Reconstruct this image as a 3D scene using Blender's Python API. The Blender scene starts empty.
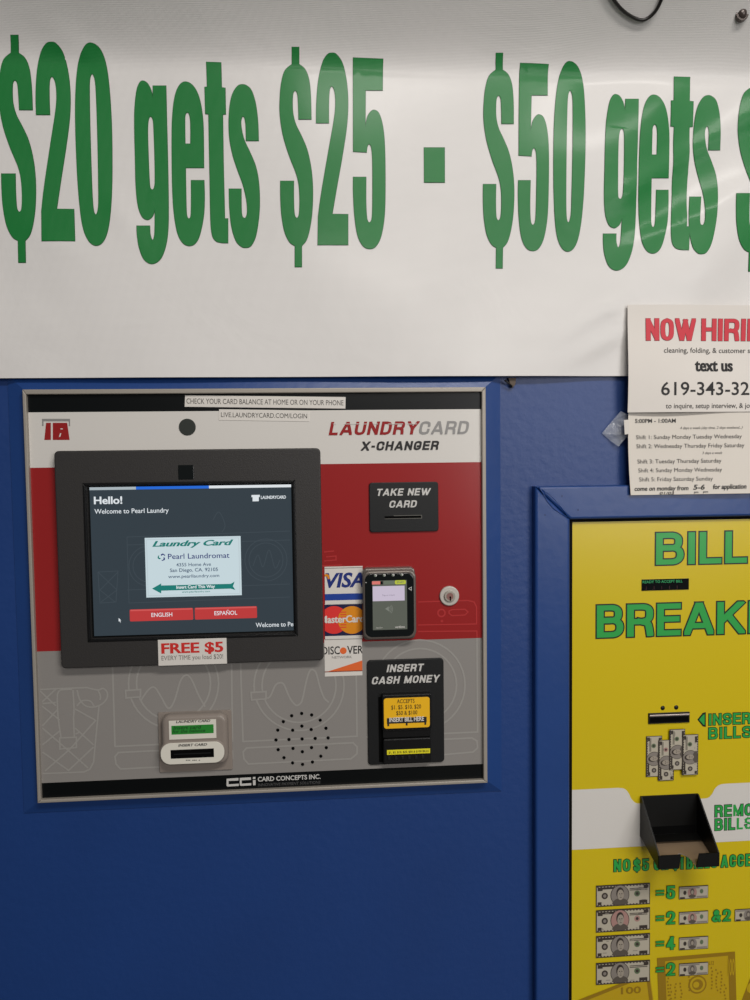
import bpy, bmesh, math, random
from mathutils import Matrix, Vector
from mathutils.geometry import tessellate_polygon
random.seed(7)
SC = bpy.context.scene
COL = SC.collection
PI = math.pi

# ------------------------------------------------------------------ camera
FPX = 750.0
YAW, PIT, ROL = (math.radians(a) for a in (-4.32330174, -3.02002634, 0.71365377))
CAM = Vector((0.0, -1.0, 1.5))
def rot(yaw, pit, rol):
    cy, sy, cp, sp, cr, sr = math.cos(yaw), math.sin(yaw), math.cos(pit), math.sin(pit), math.cos(rol), math.sin(rol)
    return (Matrix(((cy, -sy, 0), (sy, cy, 0), (0, 0, 1))) @ Matrix(((1, 0, 0), (0, cp, -sp), (0, sp, cp)))
            @ Matrix(((cr, 0, sr), (0, 1, 0), (-sr, 0, cr))))
RM = rot(YAW, PIT, ROL)
def P(px, py, h=0.0):
    """point on the vertical plane standing h metres in front of the wall, seen at photo position px, py -> (x, z)"""
    d = RM @ Vector(((px - 375) / FPX, 1, -(py - 500) / FPX))
    k = (1.0 - h) / d.y
    return (CAM.x + d.x * k, CAM.z + d.z * k)
def box_px(x0, y0, x1, y1, h):
    """axis-aligned wall rectangle from a photo box -> x0, x1, z0 (bottom), z1 (top)"""
    a, b, c, d = P(x0, y0, h), P(x1, y0, h), P(x1, y1, h), P(x0, y1, h)
    return ((a[0] + d[0]) / 2, (b[0] + c[0]) / 2, (c[1] + d[1]) / 2, (a[1] + b[1]) / 2)
def quad_px(tl, tr, br, bl, h):
    a, b, c, d = P(*tl, h), P(*tr, h), P(*br, h), P(*bl, h)
    return ((a[0] + d[0]) / 2, (b[0] + c[0]) / 2, (c[1] + d[1]) / 2, (a[1] + b[1]) / 2)

cam_d = bpy.data.cameras.new('camera'); cam = bpy.data.objects.new('camera', cam_d); COL.objects.link(cam)
cam_d.sensor_fit = 'VERTICAL'; cam_d.sensor_height = 36; cam_d.lens = 27.0; cam_d.clip_start = 0.02
r_, f_, u_ = RM.col[0], RM.col[1], RM.col[2]
mw = Matrix.Identity(4)
for i in range(3):
    mw[i][0] = r_[i]; mw[i][1] = u_[i]; mw[i][2] = -f_[i]; mw[i][3] = CAM[i]
cam.matrix_world = mw
SC.camera = cam

# --------------------------------------------------------------- materials
def lin(c):
    c = c / 255.0
    return c / 12.92 if c <= 0.04045 else ((c + 0.055) / 1.055) ** 2.4
MATS = {}
def mat(name, rgb, rough=0.5, spec=0.5, metal=0.0, emit=0.0, bump=0.0, bscale=200.0, var=0.0, vscale=6.0, coat=0.0, alpha=1.0, trans=0.0, coat_rough=0.1):
    if name in MATS: return MATS[name]
    m = bpy.data.materials.new(name); m.use_nodes = True
    nt = m.node_tree; b = nt.nodes['Principled BSDF']
    c = (lin(rgb[0]), lin(rgb[1]), lin(rgb[2]), 1)
    b.inputs['Base Color'].default_value = c
    b.inputs['Roughness'].default_value = rough
    b.inputs['Specular IOR Level'].default_value = spec
    b.inputs['Metallic'].default_value = metal
    b.inputs['Coat Weight'].default_value = coat
    b.inputs['Coat Roughness'].default_value = coat_rough
    b.inputs['Alpha'].default_value = alpha
    b.inputs['Transmission Weight'].default_value = trans
    if emit > 0:
        b.inputs['Base Color'].default_value = (0.004, 0.004, 0.004, 1)
        b.inputs['Emission Color'].default_value = c
        b.inputs['Emission Strength'].default_value = emit
    tc = nt.nodes.new('ShaderNodeTexCoord')
    if var > 0:
        n = nt.nodes.new('ShaderNodeTexNoise'); n.inputs['Scale'].default_value = vscale; n.inputs['Detail'].default_value = 5
        nt.links.new(tc.outputs['Object'], n.inputs['Vector'])
        mx = nt.nodes.new('ShaderNodeMix'); mx.data_type = 'RGBA'; mx.blend_type = 'MULTIPLY'
        rp = nt.nodes.new('ShaderNodeValToRGB')
        lo = 1 - var
        rp.color_ramp.elements[0].position = 0.3; rp.color_ramp.elements[0].color = (lo, lo, lo, 1)
        rp.color_ramp.elements[1].position = 0.7; rp.color_ramp.elements[1].color = (1, 1, 1, 1)
        mx.inputs[0].default_value = 1.0
        nt.links.new(n.outputs['Fac'], rp.inputs['Fac'])
        mx.inputs[6].default_value = c
        nt.links.new(rp.outputs['Color'], mx.inputs[7])
        nt.links.new(mx.outputs[2], b.inputs['Base Color'])
    if bump > 0:
        n2 = nt.nodes.new('ShaderNodeTexNoise'); n2.inputs['Scale'].default_value = bscale; n2.inputs['Detail'].default_value = 3
        nt.links.new(tc.outputs['Object'], n2.inputs['Vector'])
        bp = nt.nodes.new('ShaderNodeBump'); bp.inputs['Strength'].default_value = bump; bp.inputs['Distance'].default_value = 0.002
        nt.links.new(n2.outputs['Fac'], bp.inputs['Height'])
        nt.links.new(bp.outputs['Normal'], b.inputs['Normal'])
    MATS[name] = m
    return m

BLUE = mat('blue_paint', (24, 60, 122), 0.42, 0.5, bump=0.25, bscale=90, var=0.10, vscale=5)
BLUE2 = mat('blue_gloss_paint', (28, 64, 126), 0.33, 0.5, bump=0.15, bscale=60, var=0.08, vscale=9)
FLOORM = mat('floor_tile', (84, 80, 76), 0.5, var=0.1)
def vinyl(name, rgb, var=0.05):
    m = mat(name, rgb, 0.42, 0.3, var=var, vscale=7, coat=0.12, coat_rough=0.16)
    nt = m.node_tree; b = nt.nodes['Principled BSDF']
    tc = [n for n in nt.nodes if n.type == 'TEX_COORD'][0]
    w1 = nt.nodes.new('ShaderNodeTexWave'); w1.bands_direction = 'X'; w1.inputs['Scale'].default_value = 230
    w2 = nt.nodes.new('ShaderNodeTexWave'); w2.bands_direction = 'Z'; w2.inputs['Scale'].default_value = 230
    n = nt.nodes.new('ShaderNodeTexNoise'); n.inputs['Scale'].default_value = 8; n.inputs['Detail'].default_value = 4
    n.inputs['Distortion'].default_value = 1.2
    for q in (w1, w2, n): nt.links.new(tc.outputs['Object'], q.inputs['Vector'])
    a = nt.nodes.new('ShaderNodeMath'); a.operation = 'ADD'
    nt.links.new(w1.outputs['Fac'], a.inputs[0]); nt.links.new(w2.outputs['Fac'], a.inputs[1])
    s = nt.nodes.new('ShaderNodeMath'); s.operation = 'MULTIPLY_ADD'; s.inputs[1].default_value = 22.0
    nt.links.new(n.outputs['Fac'], s.inputs[0]); nt.links.new(a.outputs[0], s.inputs[2])
    bp = nt.nodes.new('ShaderNodeBump'); bp.inputs['Strength'].default_value = 0.16; bp.inputs['Distance'].default_value = 0.0012
    nt.links.new(s.outputs[0], bp.inputs['Height']); nt.links.new(bp.outputs['Normal'], b.inputs['Normal'])
    return m
VINYL = vinyl('white_vinyl', (226, 223, 220))
VGREEN = vinyl('green_print', (26, 122, 56), 0.06)
VEDGE = vinyl('dark_green_print', (30, 84, 46), 0.02)
STEEL = mat('brushed_aluminium', (160, 153, 143), 0.45, 0.5, metal=0.2, bump=0.05, bscale=300)
BLACKB = mat('black_print', (8, 11, 12), 0.3, 0.25)
WHITEP = mat('white_print', (214, 210, 204), 0.25)
REDP = mat('red_print', (150, 34, 34), 0.22)
GREYP = mat('grey_print', (140, 136, 132), 0.3)
GREYL = mat('grey_line_print', (154, 151, 146), 0.3)
REDL = mat('red_line_print', (176, 52, 52), 0.22)
CHAR = mat('charcoal_metal', (47, 45, 44), 0.5, 0.4, bump=0.15, bscale=900)
DARK = mat('black_plastic', (12, 12, 13), 0.35, 0.35)
DARK2 = mat('black_satin_plastic', (20, 21, 22), 0.45, 0.35, bump=0.08, bscale=700)
HOLE_SHADE = mat('hole_shade_black', (3, 3, 3), 0.9, 0.1)
INK = mat('black_ink', (22, 20, 20), 0.6)
INKG = mat('grey_ink', (120, 116, 112), 0.6)
LIGHTG = mat('light_grey_print', (200, 198, 194), 0.4)
LOGOG = mat('mid_grey_print', (140, 138, 136), 0.3)
PAPER = mat('white_paper', (226, 220, 213), 0.75, 0.3, var=0.04, vscale=12)
PAPER2 = mat('cream_paper', (222, 215, 205), 0.75, 0.3, var=0.04, vscale=12)
REDI = mat('red_ink', (206, 52, 66), 0.6)
REDS = mat('red_sticker_ink', (205, 40, 34), 0.5)
STICK = mat('sticker_white', (218, 213, 206), 0.4)
TAPE = mat('clear_tape', (200, 205, 215), 0.12, 0.7, alpha=0.26, bump=0.9, bscale=160)
YEL = mat('yellow_print', (208, 184, 18), 0.26, bump=0.03, bscale=40)
YELD = mat('ochre_print', (190, 158, 22), 0.26)
YELDD = mat('dark_ochre_print', (148, 116, 20), 0.26)
GRN = mat('green_sign_print', (42, 160, 70), 0.3)
INKD = mat('dark_outline_print', (12, 28, 16), 0.35)
GASK = mat('black_gasket', (4, 4, 4), 0.8, 0.15)
BILLP = mat('banknote_paper', (182, 174, 156), 0.4)
BILLP2 = mat('banknote_grey', (134, 126, 118), 0.4)
BILLI = mat('banknote_ink', (58, 50, 44), 0.4)
BILLF = mat('banknote_face', (158, 148, 134), 0.4)
BILLS_ = mat('banknote_coat', (88, 80, 72), 0.4)
BILLG = mat('banknote_green', (96, 112, 84), 0.4)
BILLR = mat('banknote_rose', (168, 130, 122), 0.4)
TRAYF = mat('tray_floor_metal', (150, 128, 104), 0.4, metal=0.4)
RGREY = mat('reader_grey_plastic', (138, 128, 120), 0.32, bump=0.05, bscale=500)
RLITE = mat('reader_cream_print', (220, 216, 204), 0.4)
SILV = mat('silver_plastic', (112, 104, 98), 0.28, metal=0.4)
LCDG = mat('lcd_green', (44, 150, 52), 0.3, emit=0.55)
LCDI = mat('lcd_ink', (14, 50, 22), 0.4)
SCR = mat('screen_dark', (52, 63, 71), 0.22, emit=1.0)
SCRL = mat('screen_line', (63, 74, 82), 0.22, emit=1.0)
SCRW = mat('screen_white', (232, 238, 242), 0.22, emit=1.0)
SCRG = mat('screen_greywhite', (178, 190, 196), 0.22, emit=1.0)
SCRB = mat('screen_blue', (38, 110, 224), 0.22, emit=1.0)
SCRR = mat('screen_red', (196, 60, 60), 0.22, emit=1.0)
SCRC = mat('screen_card', (206, 224, 230), 0.22, emit=1.0)
SCRT = mat('screen_teal', (26, 126, 118), 0.22, emit=1.0)
SCRI = mat('screen_ink', (78, 98, 122), 0.22, emit=1.0)
SCRN = mat('screen_navy', (40, 52, 120), 0.22, emit=1.0)
PSCR = mat('terminal_screen', (98, 102, 92), 0.2, emit=0.9)
PSCL = mat('terminal_lilac', (216, 204, 224), 0.2, emit=0.9)
PPNK = mat('terminal_pink', (235, 130, 120), 0.2, emit=0.9)
PYEL = mat('terminal_lime', (196, 206, 70), 0.2, emit=0.9)
PGRY = mat('terminal_grey', (112, 122, 106), 0.2, emit=0.9)
PBLK = mat('terminal_black', (14, 18, 18), 0.12)
NAVY = mat('navy_print', (28, 46, 120), 0.35)
BLUP = mat('royal_blue_print', (26, 62, 150), 0.35)
MCBG = mat('dark_navy_print', (26, 26, 66), 0.35)
MCR = mat('card_red_print', (222, 52, 48), 0.35)
MCO = mat('card_amber_print', (222, 138, 20), 0.35)
ORG = mat('orange_print', (228, 106, 50), 0.35)
LABY = mat('label_amber', (240, 184, 26), 0.35)
LABY2 = mat('label_yellow', (232, 222, 40), 0.35)
LABI = mat('label_ink', (60, 48, 20), 0.4)
DISPG = mat('display_green', (40, 190, 110), 0.4, emit=0.7)
GLASSD = mat('display_glass', (8, 9, 10), 0.1)
GLINT = mat('slot_metal', (190, 176, 168), 0.3, metal=0.6)
CABM = mat('cable_rubber', (26, 22, 20), 0.4)
KNOB = mat('bronze_knob', (72, 62, 58), 0.25, metal=0.3)
SCRAP = mat('tan_scrap', (96, 84, 74), 0.8)

# ---------------------------------------------------------- 2D path helpers
def smooth(path, n=7, closed=True):
    """points (x,y) are corners, (x,y,1) are smooth points; Catmull-Rom through the smooth ones"""
    out = []; N = len(path)
    rng = range(N) if closed else range(N - 1)
    for i in rng:
        p1, p2 = path[i], path[(i + 1) % N]
        s1, s2 = len(p1) > 2, len(p2) > 2
        out.append((p1[0], p1[1]))
        if not s1 and not s2: continue
        p0 = path[(i - 1) % N] if (closed or i > 0) else p1
        p3 = path[(i + 2) % N] if (closed or i + 2 < N) else p2
        t1 = ((p2[0] - p0[0]) / 2, (p2[1] - p0[1]) / 2) if s1 else ((p2[0] - p1[0]) * .6, (p2[1] - p1[1]) * .6)
        t2 = ((p3[0] - p1[0]) / 2, (p3[1] - p1[1]) / 2) if s2 else ((p2[0] - p1[0]) * .6, (p2[1] - p1[1]) * .6)
        L = math.hypot(p2[0] - p1[0], p2[1] - p1[1])
        for t_, q in ((t1, 0), (t2, 1)):
            l = math.hypot(*t_)
            if l > 1.6 * L:
                if q == 0: t1 = (t1[0] * 1.6 * L / l, t1[1] * 1.6 * L / l)
                else: t2 = (t2[0] * 1.6 * L / l, t2[1] * 1.6 * L / l)
        for k in range(1, n):
            t = k / n
            a, b, c, d = 2*t**3 - 3*t**2 + 1, t**3 - 2*t**2 + t, -2*t**3 + 3*t**2, t**3 - t**2
            out.append((a*p1[0] + b*t1[0] + c*p2[0] + d*t2[0], a*p1[1] + b*t1[1] + c*p2[1] + d*t2[1]))
    if not closed: out.append((path[-1][0], path[-1][1]))
    return out
def rrect(x0, x1, z0, z1, r, n=6):
    o = []
    for cx, cz, a0 in ((x1 - r, z1 - r, 0), (x0 + r, z1 - r, 90), (x0 + r, z0 + r, 180), (x1 - r, z0 + r, 270)):
        for k in range(n + 1):
            a = math.radians(a0 + 90 * k / n); o.append((cx + r * math.cos(a), cz + r * math.sin(a)))
    return o
def circ(cx, cz, r, n=28, rz=None):
    rz = rz or r
    return [(cx + r * math.cos(2*PI*k/n), cz + rz * math.sin(2*PI*k/n)) for k in range(n)]
def clip_poly(p, box):
    x0, x1, z0, z1 = box
    def cut(p, f, ip):
        o = []
        for i in range(len(p)):
            a, b = p[i - 1], p[i]
            ia, ib = f(a), f(b)
            if ib:
                if not ia: o.append(ip(a, b))
                o.append(b)
            elif ia: o.append(ip(a, b))
        return o
    def ipx(v): return lambda a, b: (v, a[1] + (b[1]-a[1])*(v-a[0])/(b[0]-a[0]))
    def ipz(v): return lambda a, b: (a[0] + (b[0]-a[0])*(v-a[1])/(b[1]-a[1]), v)
    for f, ip in ((lambda q: q[0] >= x0, ipx(x0)), (lambda q: q[0] <= x1, ipx(x1)), (lambda q: q[1] >= z0, ipz(z0)), (lambda q: q[1] <= z1, ipz(z1))):
        if p: p = cut(p, f, ip)
    return p

FC = {}
def font_tris(s, off):
    if (s, off) in FC: return FC[(s, off)]
    c = bpy.data.curves.new('tmp', 'FONT'); c.body = s; c.offset = off; c.resolution_u = 3
    o = bpy.data.objects.new('tmp', c); COL.objects.link(o)
    bpy.context.view_layer.update()
    me = o.to_mesh()
    tris = [[(me.vertices[i].co.x, me.vertices[i].co.y) for i in p.vertices] for p in me.polygons]
    o.to_mesh_clear()
    bpy.data.objects.remove(o); bpy.data.curves.remove(c)
    FC[(s, off)] = tris
    return tris

# block alphabet: centre lines in a unit cell, drawn with a thick stroke. value = (relative width, strokes)
S_ = [(1, .74, 1), (.93, .93, 1), (.5, 1, 1), (.08, .93, 1), (0, .76, 1), (.1, .6, 1), (.5, .51, 1), (.9, .41, 1), (1, .25, 1), (.92, .07, 1), (.5, 0, 1), (.07, .07, 1), (0, .26, 1)]
O_ = [(.5, 1, 1), (.88, .9, 1), (1, .65, 1), (1, .35, 1), (.88, .1, 1), (.5, 0, 1), (.12, .1, 1), (0, .35, 1), (0, .65, 1), (.12, .9, 1), (.5, 1, 1)]
GL = {
 'I': (.30, [[(.5, 0), (.5, 1)]]),
 'L': (.80, [[(0, 1), (0, 0), (1, 0)]]),
 'B': (1.0, [[(0, 0), (0, 1)], [(0, 1), (.62, 1, 1), (.86, .92, 1), (.92, .77, 1), (.86, .61, 1), (.62, .53, 1), (0, .53)], [(0, .53), (.65, .53, 1), (.92, .44, 1), (1, .27, 1), (.92, .09, 1), (.65, 0, 1), (0, 0)]]),
 'R': (1.0, [[(0, 0), (0, 1)], [(0, 1), (.65, 1, 1), (.92, .92, 1), (.98, .74, 1), (.92, .55, 1), (.65, .46, 1), (0, .46)], [(.5, .46), (.86, .38, 1), (.95, .22, 1), (1, 0)]]),
 'E': (.90, [[(1, 1), (0, 1), (0, 0), (1, 0)], [(0, .52), (.93, .52)]]),
 'A': (1.12, [[(-.045, -.1), (.5, 1.12)], [(.5, 1.12), (1.045, -.1)], [(.2, .24), (.8, .24)]]),
 'K': (1.08, [[(0, 0), (0, 1)], [(0, .33), (.92, 1.06)], [(.38, .6), (1, -.06)]]),
 'N': (1.0, [[(0, 0), (0, 1)], [(0.02, 1), (.98, 0)], [(1, 0), (1, 1)]]),
 'S': (1.0, [S_]),
 'T': (.95, [[(0, 1), (1, 1)], [(.5, 1), (.5, 0)]]),
 'M': (1.25, [[(0, 0), (0, 1)], [(0.02, 1), (.5, .05)], [(.5, .05), (.98, 1)], [(1, 1), (1, 0)]]),
 'O': (1.0, [O_]),
 'V': (1.1, [[(0, 1), (.5, 0)], [(.5, 0), (1, 1)]]),
 'C': (1.0, [[(1, .7, 1), (.92, .92, 1), (.5, 1, 1), (.1, .9, 1), (0, .65, 1), (0, .35, 1), (.1, .1, 1), (.5, 0, 1), (.92, .08, 1), (1, .3, 1)]]),
 'P': (.95, [[(0, 0), (0, 1)], [(0, 1), (.65, 1, 1), (.92, .92, 1), (1, .73, 1), (.92, .53, 1), (.65, .45, 1), (0, .45)]]),
 'D': (1.0, [[(0, 0), (0, 1), (.5, 1, 1), (.9, .88, 1), (1, .5, 1), (.9, .12, 1), (.5, 0, 1), (0, 0)]]),
 'H': (1.0, [[(0, 0), (0, 1)], [(1, 0), (1, 1)], [(0, .52), (1, .52)]]),
 'G': (1.0, [[(1, .7, 1), (.92, .92, 1), (.5, 1, 1), (.1, .9, 1), (0, .65, 1), (0, .35, 1), (.1, .1, 1), (.5, 0, 1), (.9, .1, 1), (1, .4), (.55, .4)]]),
 'W': (1.6, [[(-.03, 1.1), (.27, -.1)], [(.27, -.1), (.5, .95)], [(.5, .95), (.73, -.1)], [(.73, -.1), (1.03, 1.1)]]),
 'U': (1.0, [[(0, 1), (0, .35, 1), (.12, .08, 1), (.5, 0, 1), (.88, .08, 1), (1, .35, 1), (1, 1)]]),
 'Y': (1.1, [[(-.03, 1.1), (.5, .42)], [(.5, .42), (1.03, 1.1)], [(.5, .45), (.5, 0)]]),
 'X': (1.1, [[(-.02, 1.1), (1.02, -.1)], [(-.02, -.1), (1.02, 1.1)]]),
 '-': (.5, [[(.1, .42), (.9, .42)]]),
 '1': (.55, [[(.7, 0), (.7, 1)], [(.7, .95), (.1, .72)]]),
 '2': (1.0, [[(0, .68, 1), (.08, .92, 1), (.5, 1, 1), (.92, .9, 1), (1, .7, 1), (.8, .42, 1), (.05, 0), (1, 0)]]),
 '4': (1.0, [[(.72, 0), (.72, 1)], [(.72, 1), (0, .25), (1, .25)]]),
 '5': (1.0, [[(.95, 1), (.08, 1), (.03, .5), (.3, .63, 1), (.6, .64, 1), (.95, .52, 1), (1, .3, 1), (.9, .07, 1), (.5, 0, 1), (.08, .08, 1), (0, .25, 1)]]),
 '$': (1.0, [S_, [(.5, -.12), (.5, 1.12)]]),
 '&': (1.1, [[(1, 0), (.3, .68, 1), (.3, .9, 1), (.5, 1, 1), (.7, .9, 1), (.68, .7, 1), (.2, .42, 1), (0, .22, 1), (.12, .05, 1), (.42, 0, 1), (.75, .15, 1), (.95, .45)]]),
 '=': (.95, [[(0, .33), (1, .33)], [(0, .67), (1, .67)]]),
 ' ': (.45, []),
}

class MB:
    def __init__(s): s.k = 0; s.sh = None; s.v = []; s.f = []; s.m = []; s.mats = []; s.clip = None; s.sm = []
    def mi(s, m):
        if m not in s.mats: s.mats.append(m)
        return s.mats.index(m)
    def face(s, pts, m, smooth_=False):
        b = len(s.v); s.v += [tuple(p) for p in pts]; s.f.append(list(range(b, b + len(pts)))); s.m.append(s.mi(m)); s.sm.append(smooth_)
    def flat(s, poly, h, m, holes=None):
        """a print lying on the plane h in front of the wall"""
        s.k += 1; h += (s.k % 7) * 1.2e-5
        if s.clip and not holes:
            if all(s.clip[0] <= x <= s.clip[1] and s.clip[2] <= z <= s.clip[3] for x, z in poly): pass
            else:
                loops = [[Vector((x, z, 0)) for x, z in poly]]
                fl = list(poly)
                for t in tessellate_polygon(loops):
                    q = clip_poly([fl[i] for i in t], s.clip)
                    if len(q) > 2: s._f(q, h, m)
                return
        if holes or len(poly) > 4:
            loops = [poly] + (holes or [])
            fl = [p for l in loops for p in l]
            for t in tessellate_polygon([[Vector((x, z, 0)) for x, z in l] for l in loops]): s._f([fl[i] for i in t], h, m)
        else: s._f(list(poly), h, m)
    def _f(s, q, h, m):
        if s.sh: q = [(x + s.sh[0]*(z - s.sh[1]), z) for x, z in q]
        a = sum(q[i-1][0]*q[i][1] - q[i][0]*q[i-1][1] for i in range(len(q)))
        if abs(a) < 1e-12: return
        if a < 0: q = q[::-1]
        s.face([(x, -h, z) for x, z in q], m)
    def rect(s, x0, x1, z0, z1, h, m): s.flat([(x0, z0), (x1, z0), (x1, z1), (x0, z1)], h, m)
    def rpx(s, x0, y0, x1, y1, h, m): s.rect(*box_px(x0, y0, x1, y1, h), h, m)
    def ppx(s, pts, h, m): s.flat([P(x, y, h) for x, y in pts], h, m)
    def plate(s, out, h0, h1, m, bev=0.001, side=None, holes=None, bn=3):
        """solid plate with outline out from depth h0 to h1, rounded front edge"""
        side = side or m
        if sum(out[i-1][0]*out[i][1] - out[i][0]*out[i-1][1] for i in range(len(out))) < 0: out = out[::-1]
        n = len(out)
        def inset(d):
            r = []
            for i in range(n):
                a, b, c = out[i-1], out[i], out[(i+1) % n]
                e1 = (b[0]-a[0], b[1]-a[1]); e2 = (c[0]-b[0], c[1]-b[1])
                l1 = math.hypot(*e1) or 1e-9; l2 = math.hypot(*e2) or 1e-9
                n1 = (-e1[1]/l1, e1[0]/l1); n2 = (-e2[1]/l2, e2[0]/l2)
                k = 1 + n1[0]*n2[0] + n1[1]*n2[1]; k = max(k, .3)
                r.append((b[0] + d*(n1[0]+n2[0])/k, b[1] + d*(n1[1]+n2[1])/k))
            return r
        rings = [(out, h0)]
        for k in range(bn + 1):
            a = PI/2*k/bn
            rings.append((inset(bev*(1-math.cos(a))), h1 - bev + bev*math.sin(a)))
        for (ra, ha), (rb, hb) in zip(rings, rings[1:]):
            for i in range(n):
                j = (i+1) % n
                s.face([(ra[i][0], -ha, ra[i][1]), (ra[j][0], -ha, ra[j][1]), (rb[j][0], -hb, rb[j][1]), (rb[i][0], -hb, rb[i][1])], side)
        c = s.clip; s.clip = None
        s.flat(rings[-1][0], h1, m, holes); s.clip = c
        if holes:
            for ho in holes:
                for i in range(len(ho)):
                    a, b = ho[i-1], ho[i]
                    s.face([(a[0], -h1, a[1]), (b[0], -h1, b[1]), (b[0], -h0, b[1]), (a[0], -h0, a[1])], side)
    def box(s, x0, x1, z0, z1, h0, h1, m, bev=0.0008): s.plate([(x0, z0), (x1, z0), (x1, z1), (x0, z1)], h0, h1, m, bev)
    def line(s, pts, w, h, m, cap=0.0, closed=False):
        """ribbon print along pts (world x,z)"""
        pts = [p for i, p in enumerate(pts) if i == 0 or math.hypot(p[0]-pts[i-1][0], p[1]-pts[i-1][1]) > 1e-6]
        s.stroke(pts, w, w, h, m, cap, None)
    def stroke(s, pts, tx, tz, h, m, cap, cb):
        n = len(pts)
        if n < 2: return
        s.k += 1; h += (s.k % 7) * 1.2e-5
        closed = math.hypot(pts[0][0]-pts[-1][0], pts[0][1]-pts[-1][1]) < 1e-6
        def nrm(a, b):
            dx, dz = b[0]-a[0], b[1]-a[1]; l = math.hypot(dx, dz) or 1e-9
            return (-dz/l, dx/l)
        L, R = [], []
        for i in range(n):
            if 0 < i < n-1 or closed:
                pa = pts[i-1] if i > 0 else pts[-2]; pb = pts[i+1] if i < n-1 else pts[1]
                n1, n2 = nrm(pa, pts[i]), nrm(pts[i], pb)
                k = max(1 + n1[0]*n2[0] + n1[1]*n2[1], .35)
                o = ((n1[0]+n2[0])/k, (n1[1]+n2[1])/k)
            else: o = nrm(pts[0], pts[1]) if i == 0 else nrm(pts[-2], pts[-1])
            q = pts[i]
            if not closed and cap and i in (0, n-1):
                a, b = (pts[1], pts[0]) if i == 0 else (pts[-2], pts[-1])
                dx, dz = b[0]-a[0], b[1]-a[1]; l = math.hypot(dx, dz) or 1e-9
                q = (q[0] + cap*dx/l*tx/2, q[1] + cap*dz/l*tz/2)
            L.append((q[0]+o[0]*tx/2, q[1]+o[1]*tz/2)); R.append((q[0]-o[0]*tx/2, q[1]-o[1]*tz/2))
        h0_ = h
        for i in range(n-1):
            h = h0_ + (i % 6) * 2.5e-6
            q = [L[i], R[i], R[i+1], L[i+1]]
            if cb: q = clip_poly(q, cb)
            if s.clip: q = clip_poly(q, s.clip)
            if len(q) > 2: s._f(q, h, m)
    def art(s, pts, w, h, m, sm=True, n=6):
        """line drawing given in photo positions"""
        q = smooth([(x, y, 1) for x, y in pts] if sm else list(pts), n, closed=False)
        s.line([P(x, y, h) for x, y in q], w, h, m)
    def text(s, t, x0, y0, x1, y1, cap, h, m, off=0.0, shear=0.0, dh=None):
        """font lettering: baseline from photo (x0,y0) to (x1,y1), cap height in photo px"""
        a, b = P(x0, y0, h), P(x1, y1, h)
        H = cap * (1 - h) / FPX * 1.02
        zb = (a[1] + b[1]) / 2
        s.textw(t, a[0], b[0], zb, H, h, m, off, shear)
    def textw(s, t, xa, xb, zb, H, h, m, off=0.0, shear=0.0, ang=0.0, org=None):
        tr = font_tris(t, min(off, .02))
        if not tr: return
        if off > .02:
            e = (off - .02) * 1.3 * H
            for dx in (-e, 0, e):
                s.textw(t, xa+e+dx, xb-e+dx, zb, H, h, m, .02, shear, ang)
            return
        s.k += 1; h += (s.k % 7) * 1.2e-5
        sk = [[(x + shear*y, y) for x, y in q] for q in tr]
        xs = [p[0] for q in sk for p in q]
        mn, mx = min(xs), max(xs)
        ca, sa = math.cos(ang), math.sin(ang)
        for qi, q in enumerate(sk):
            r = []
            for x, y in q:
                X = (x - mn) / (mx - mn) * (xb - xa); Z = y / 0.682 * H
                r.append((xa + X*ca - Z*sa, zb + X*sa + Z*ca))
            if s.clip: r = clip_poly(r, s.clip)
            if len(r) > 2: s._f(r, h + (qi % 5)*2.5e-6, m)
    def block(s, t, x0, x1, z0, z1, h, m, tx=.28, tz=.2, outline=None, ow=.0009, gap=.14, under=None, shear=0.0):
        """block lettering from the stroke alphabet; tx/tz stroke thickness as share of the cell height"""
        H = z1 - z0
        ws = [GL[c][0] for c in t]
        tot = sum(ws) + gap*(len(t)-1)
        u = (x1 - x0) / tot
        TX, TZ = tx*H, tz*H
        for ps in ((outline, ow*2, h), (m, 0, h + .00025)):
            if ps[0] is None: continue
            x = x0
            for c, w in zip(t, ws):
                W = u * w
                xa, xb = x + TX/2, x + W - TX/2
                if xb < xa: xa = xb = x + W/2
                for pth in GL[c][1]:
                    q = smooth(pth, 5, closed=False)
                    pts = [(xa + p[0]*(xb-xa), z0 + TZ/2 + p[1]*(H-TZ)) for p in q]
                    e = ps[1]/2
                    cb = (x - e, x + W + e, z0 - e, z1 + e) if c not in '$' else (x-e, x+W+e, z0-H*.15-e, z1+H*.15+e)
                    tx_, tz_ = TX + ps[1], TZ + ps[1]
                    if c == '$' and len(pth) == 2: tx_ = TX*.5 + ps[1]
                    s.stroke(pts, tx_, tz_, ps[2], ps[0], 1.0, cb)
                x += W + u*gap
    def ital(s, t, x0, y0, x1, y1, cap, h, m, tx=.23, tz=.2, k=.22):
        """sloping block lettering, baseline from photo (x0,y0) to (x1,y1), cap height in photo px"""
        a, b = P(x0, y0, h), P(x1, y1, h)
        H = cap*(1-h)/FPX*1.02; zb = (a[1]+b[1])/2
        s.sh = (k, zb); s.block(t, a[0], b[0] - k*H, zb, zb+H, h, m, tx=tx, tz=tz, gap=.2); s.sh = None
    def bpx(s, t, x0, y0, x1, y1, h, m, **k):
        s.block(t, *box_px(x0, y0, x1, y1, h), h, m, **k)
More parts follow.
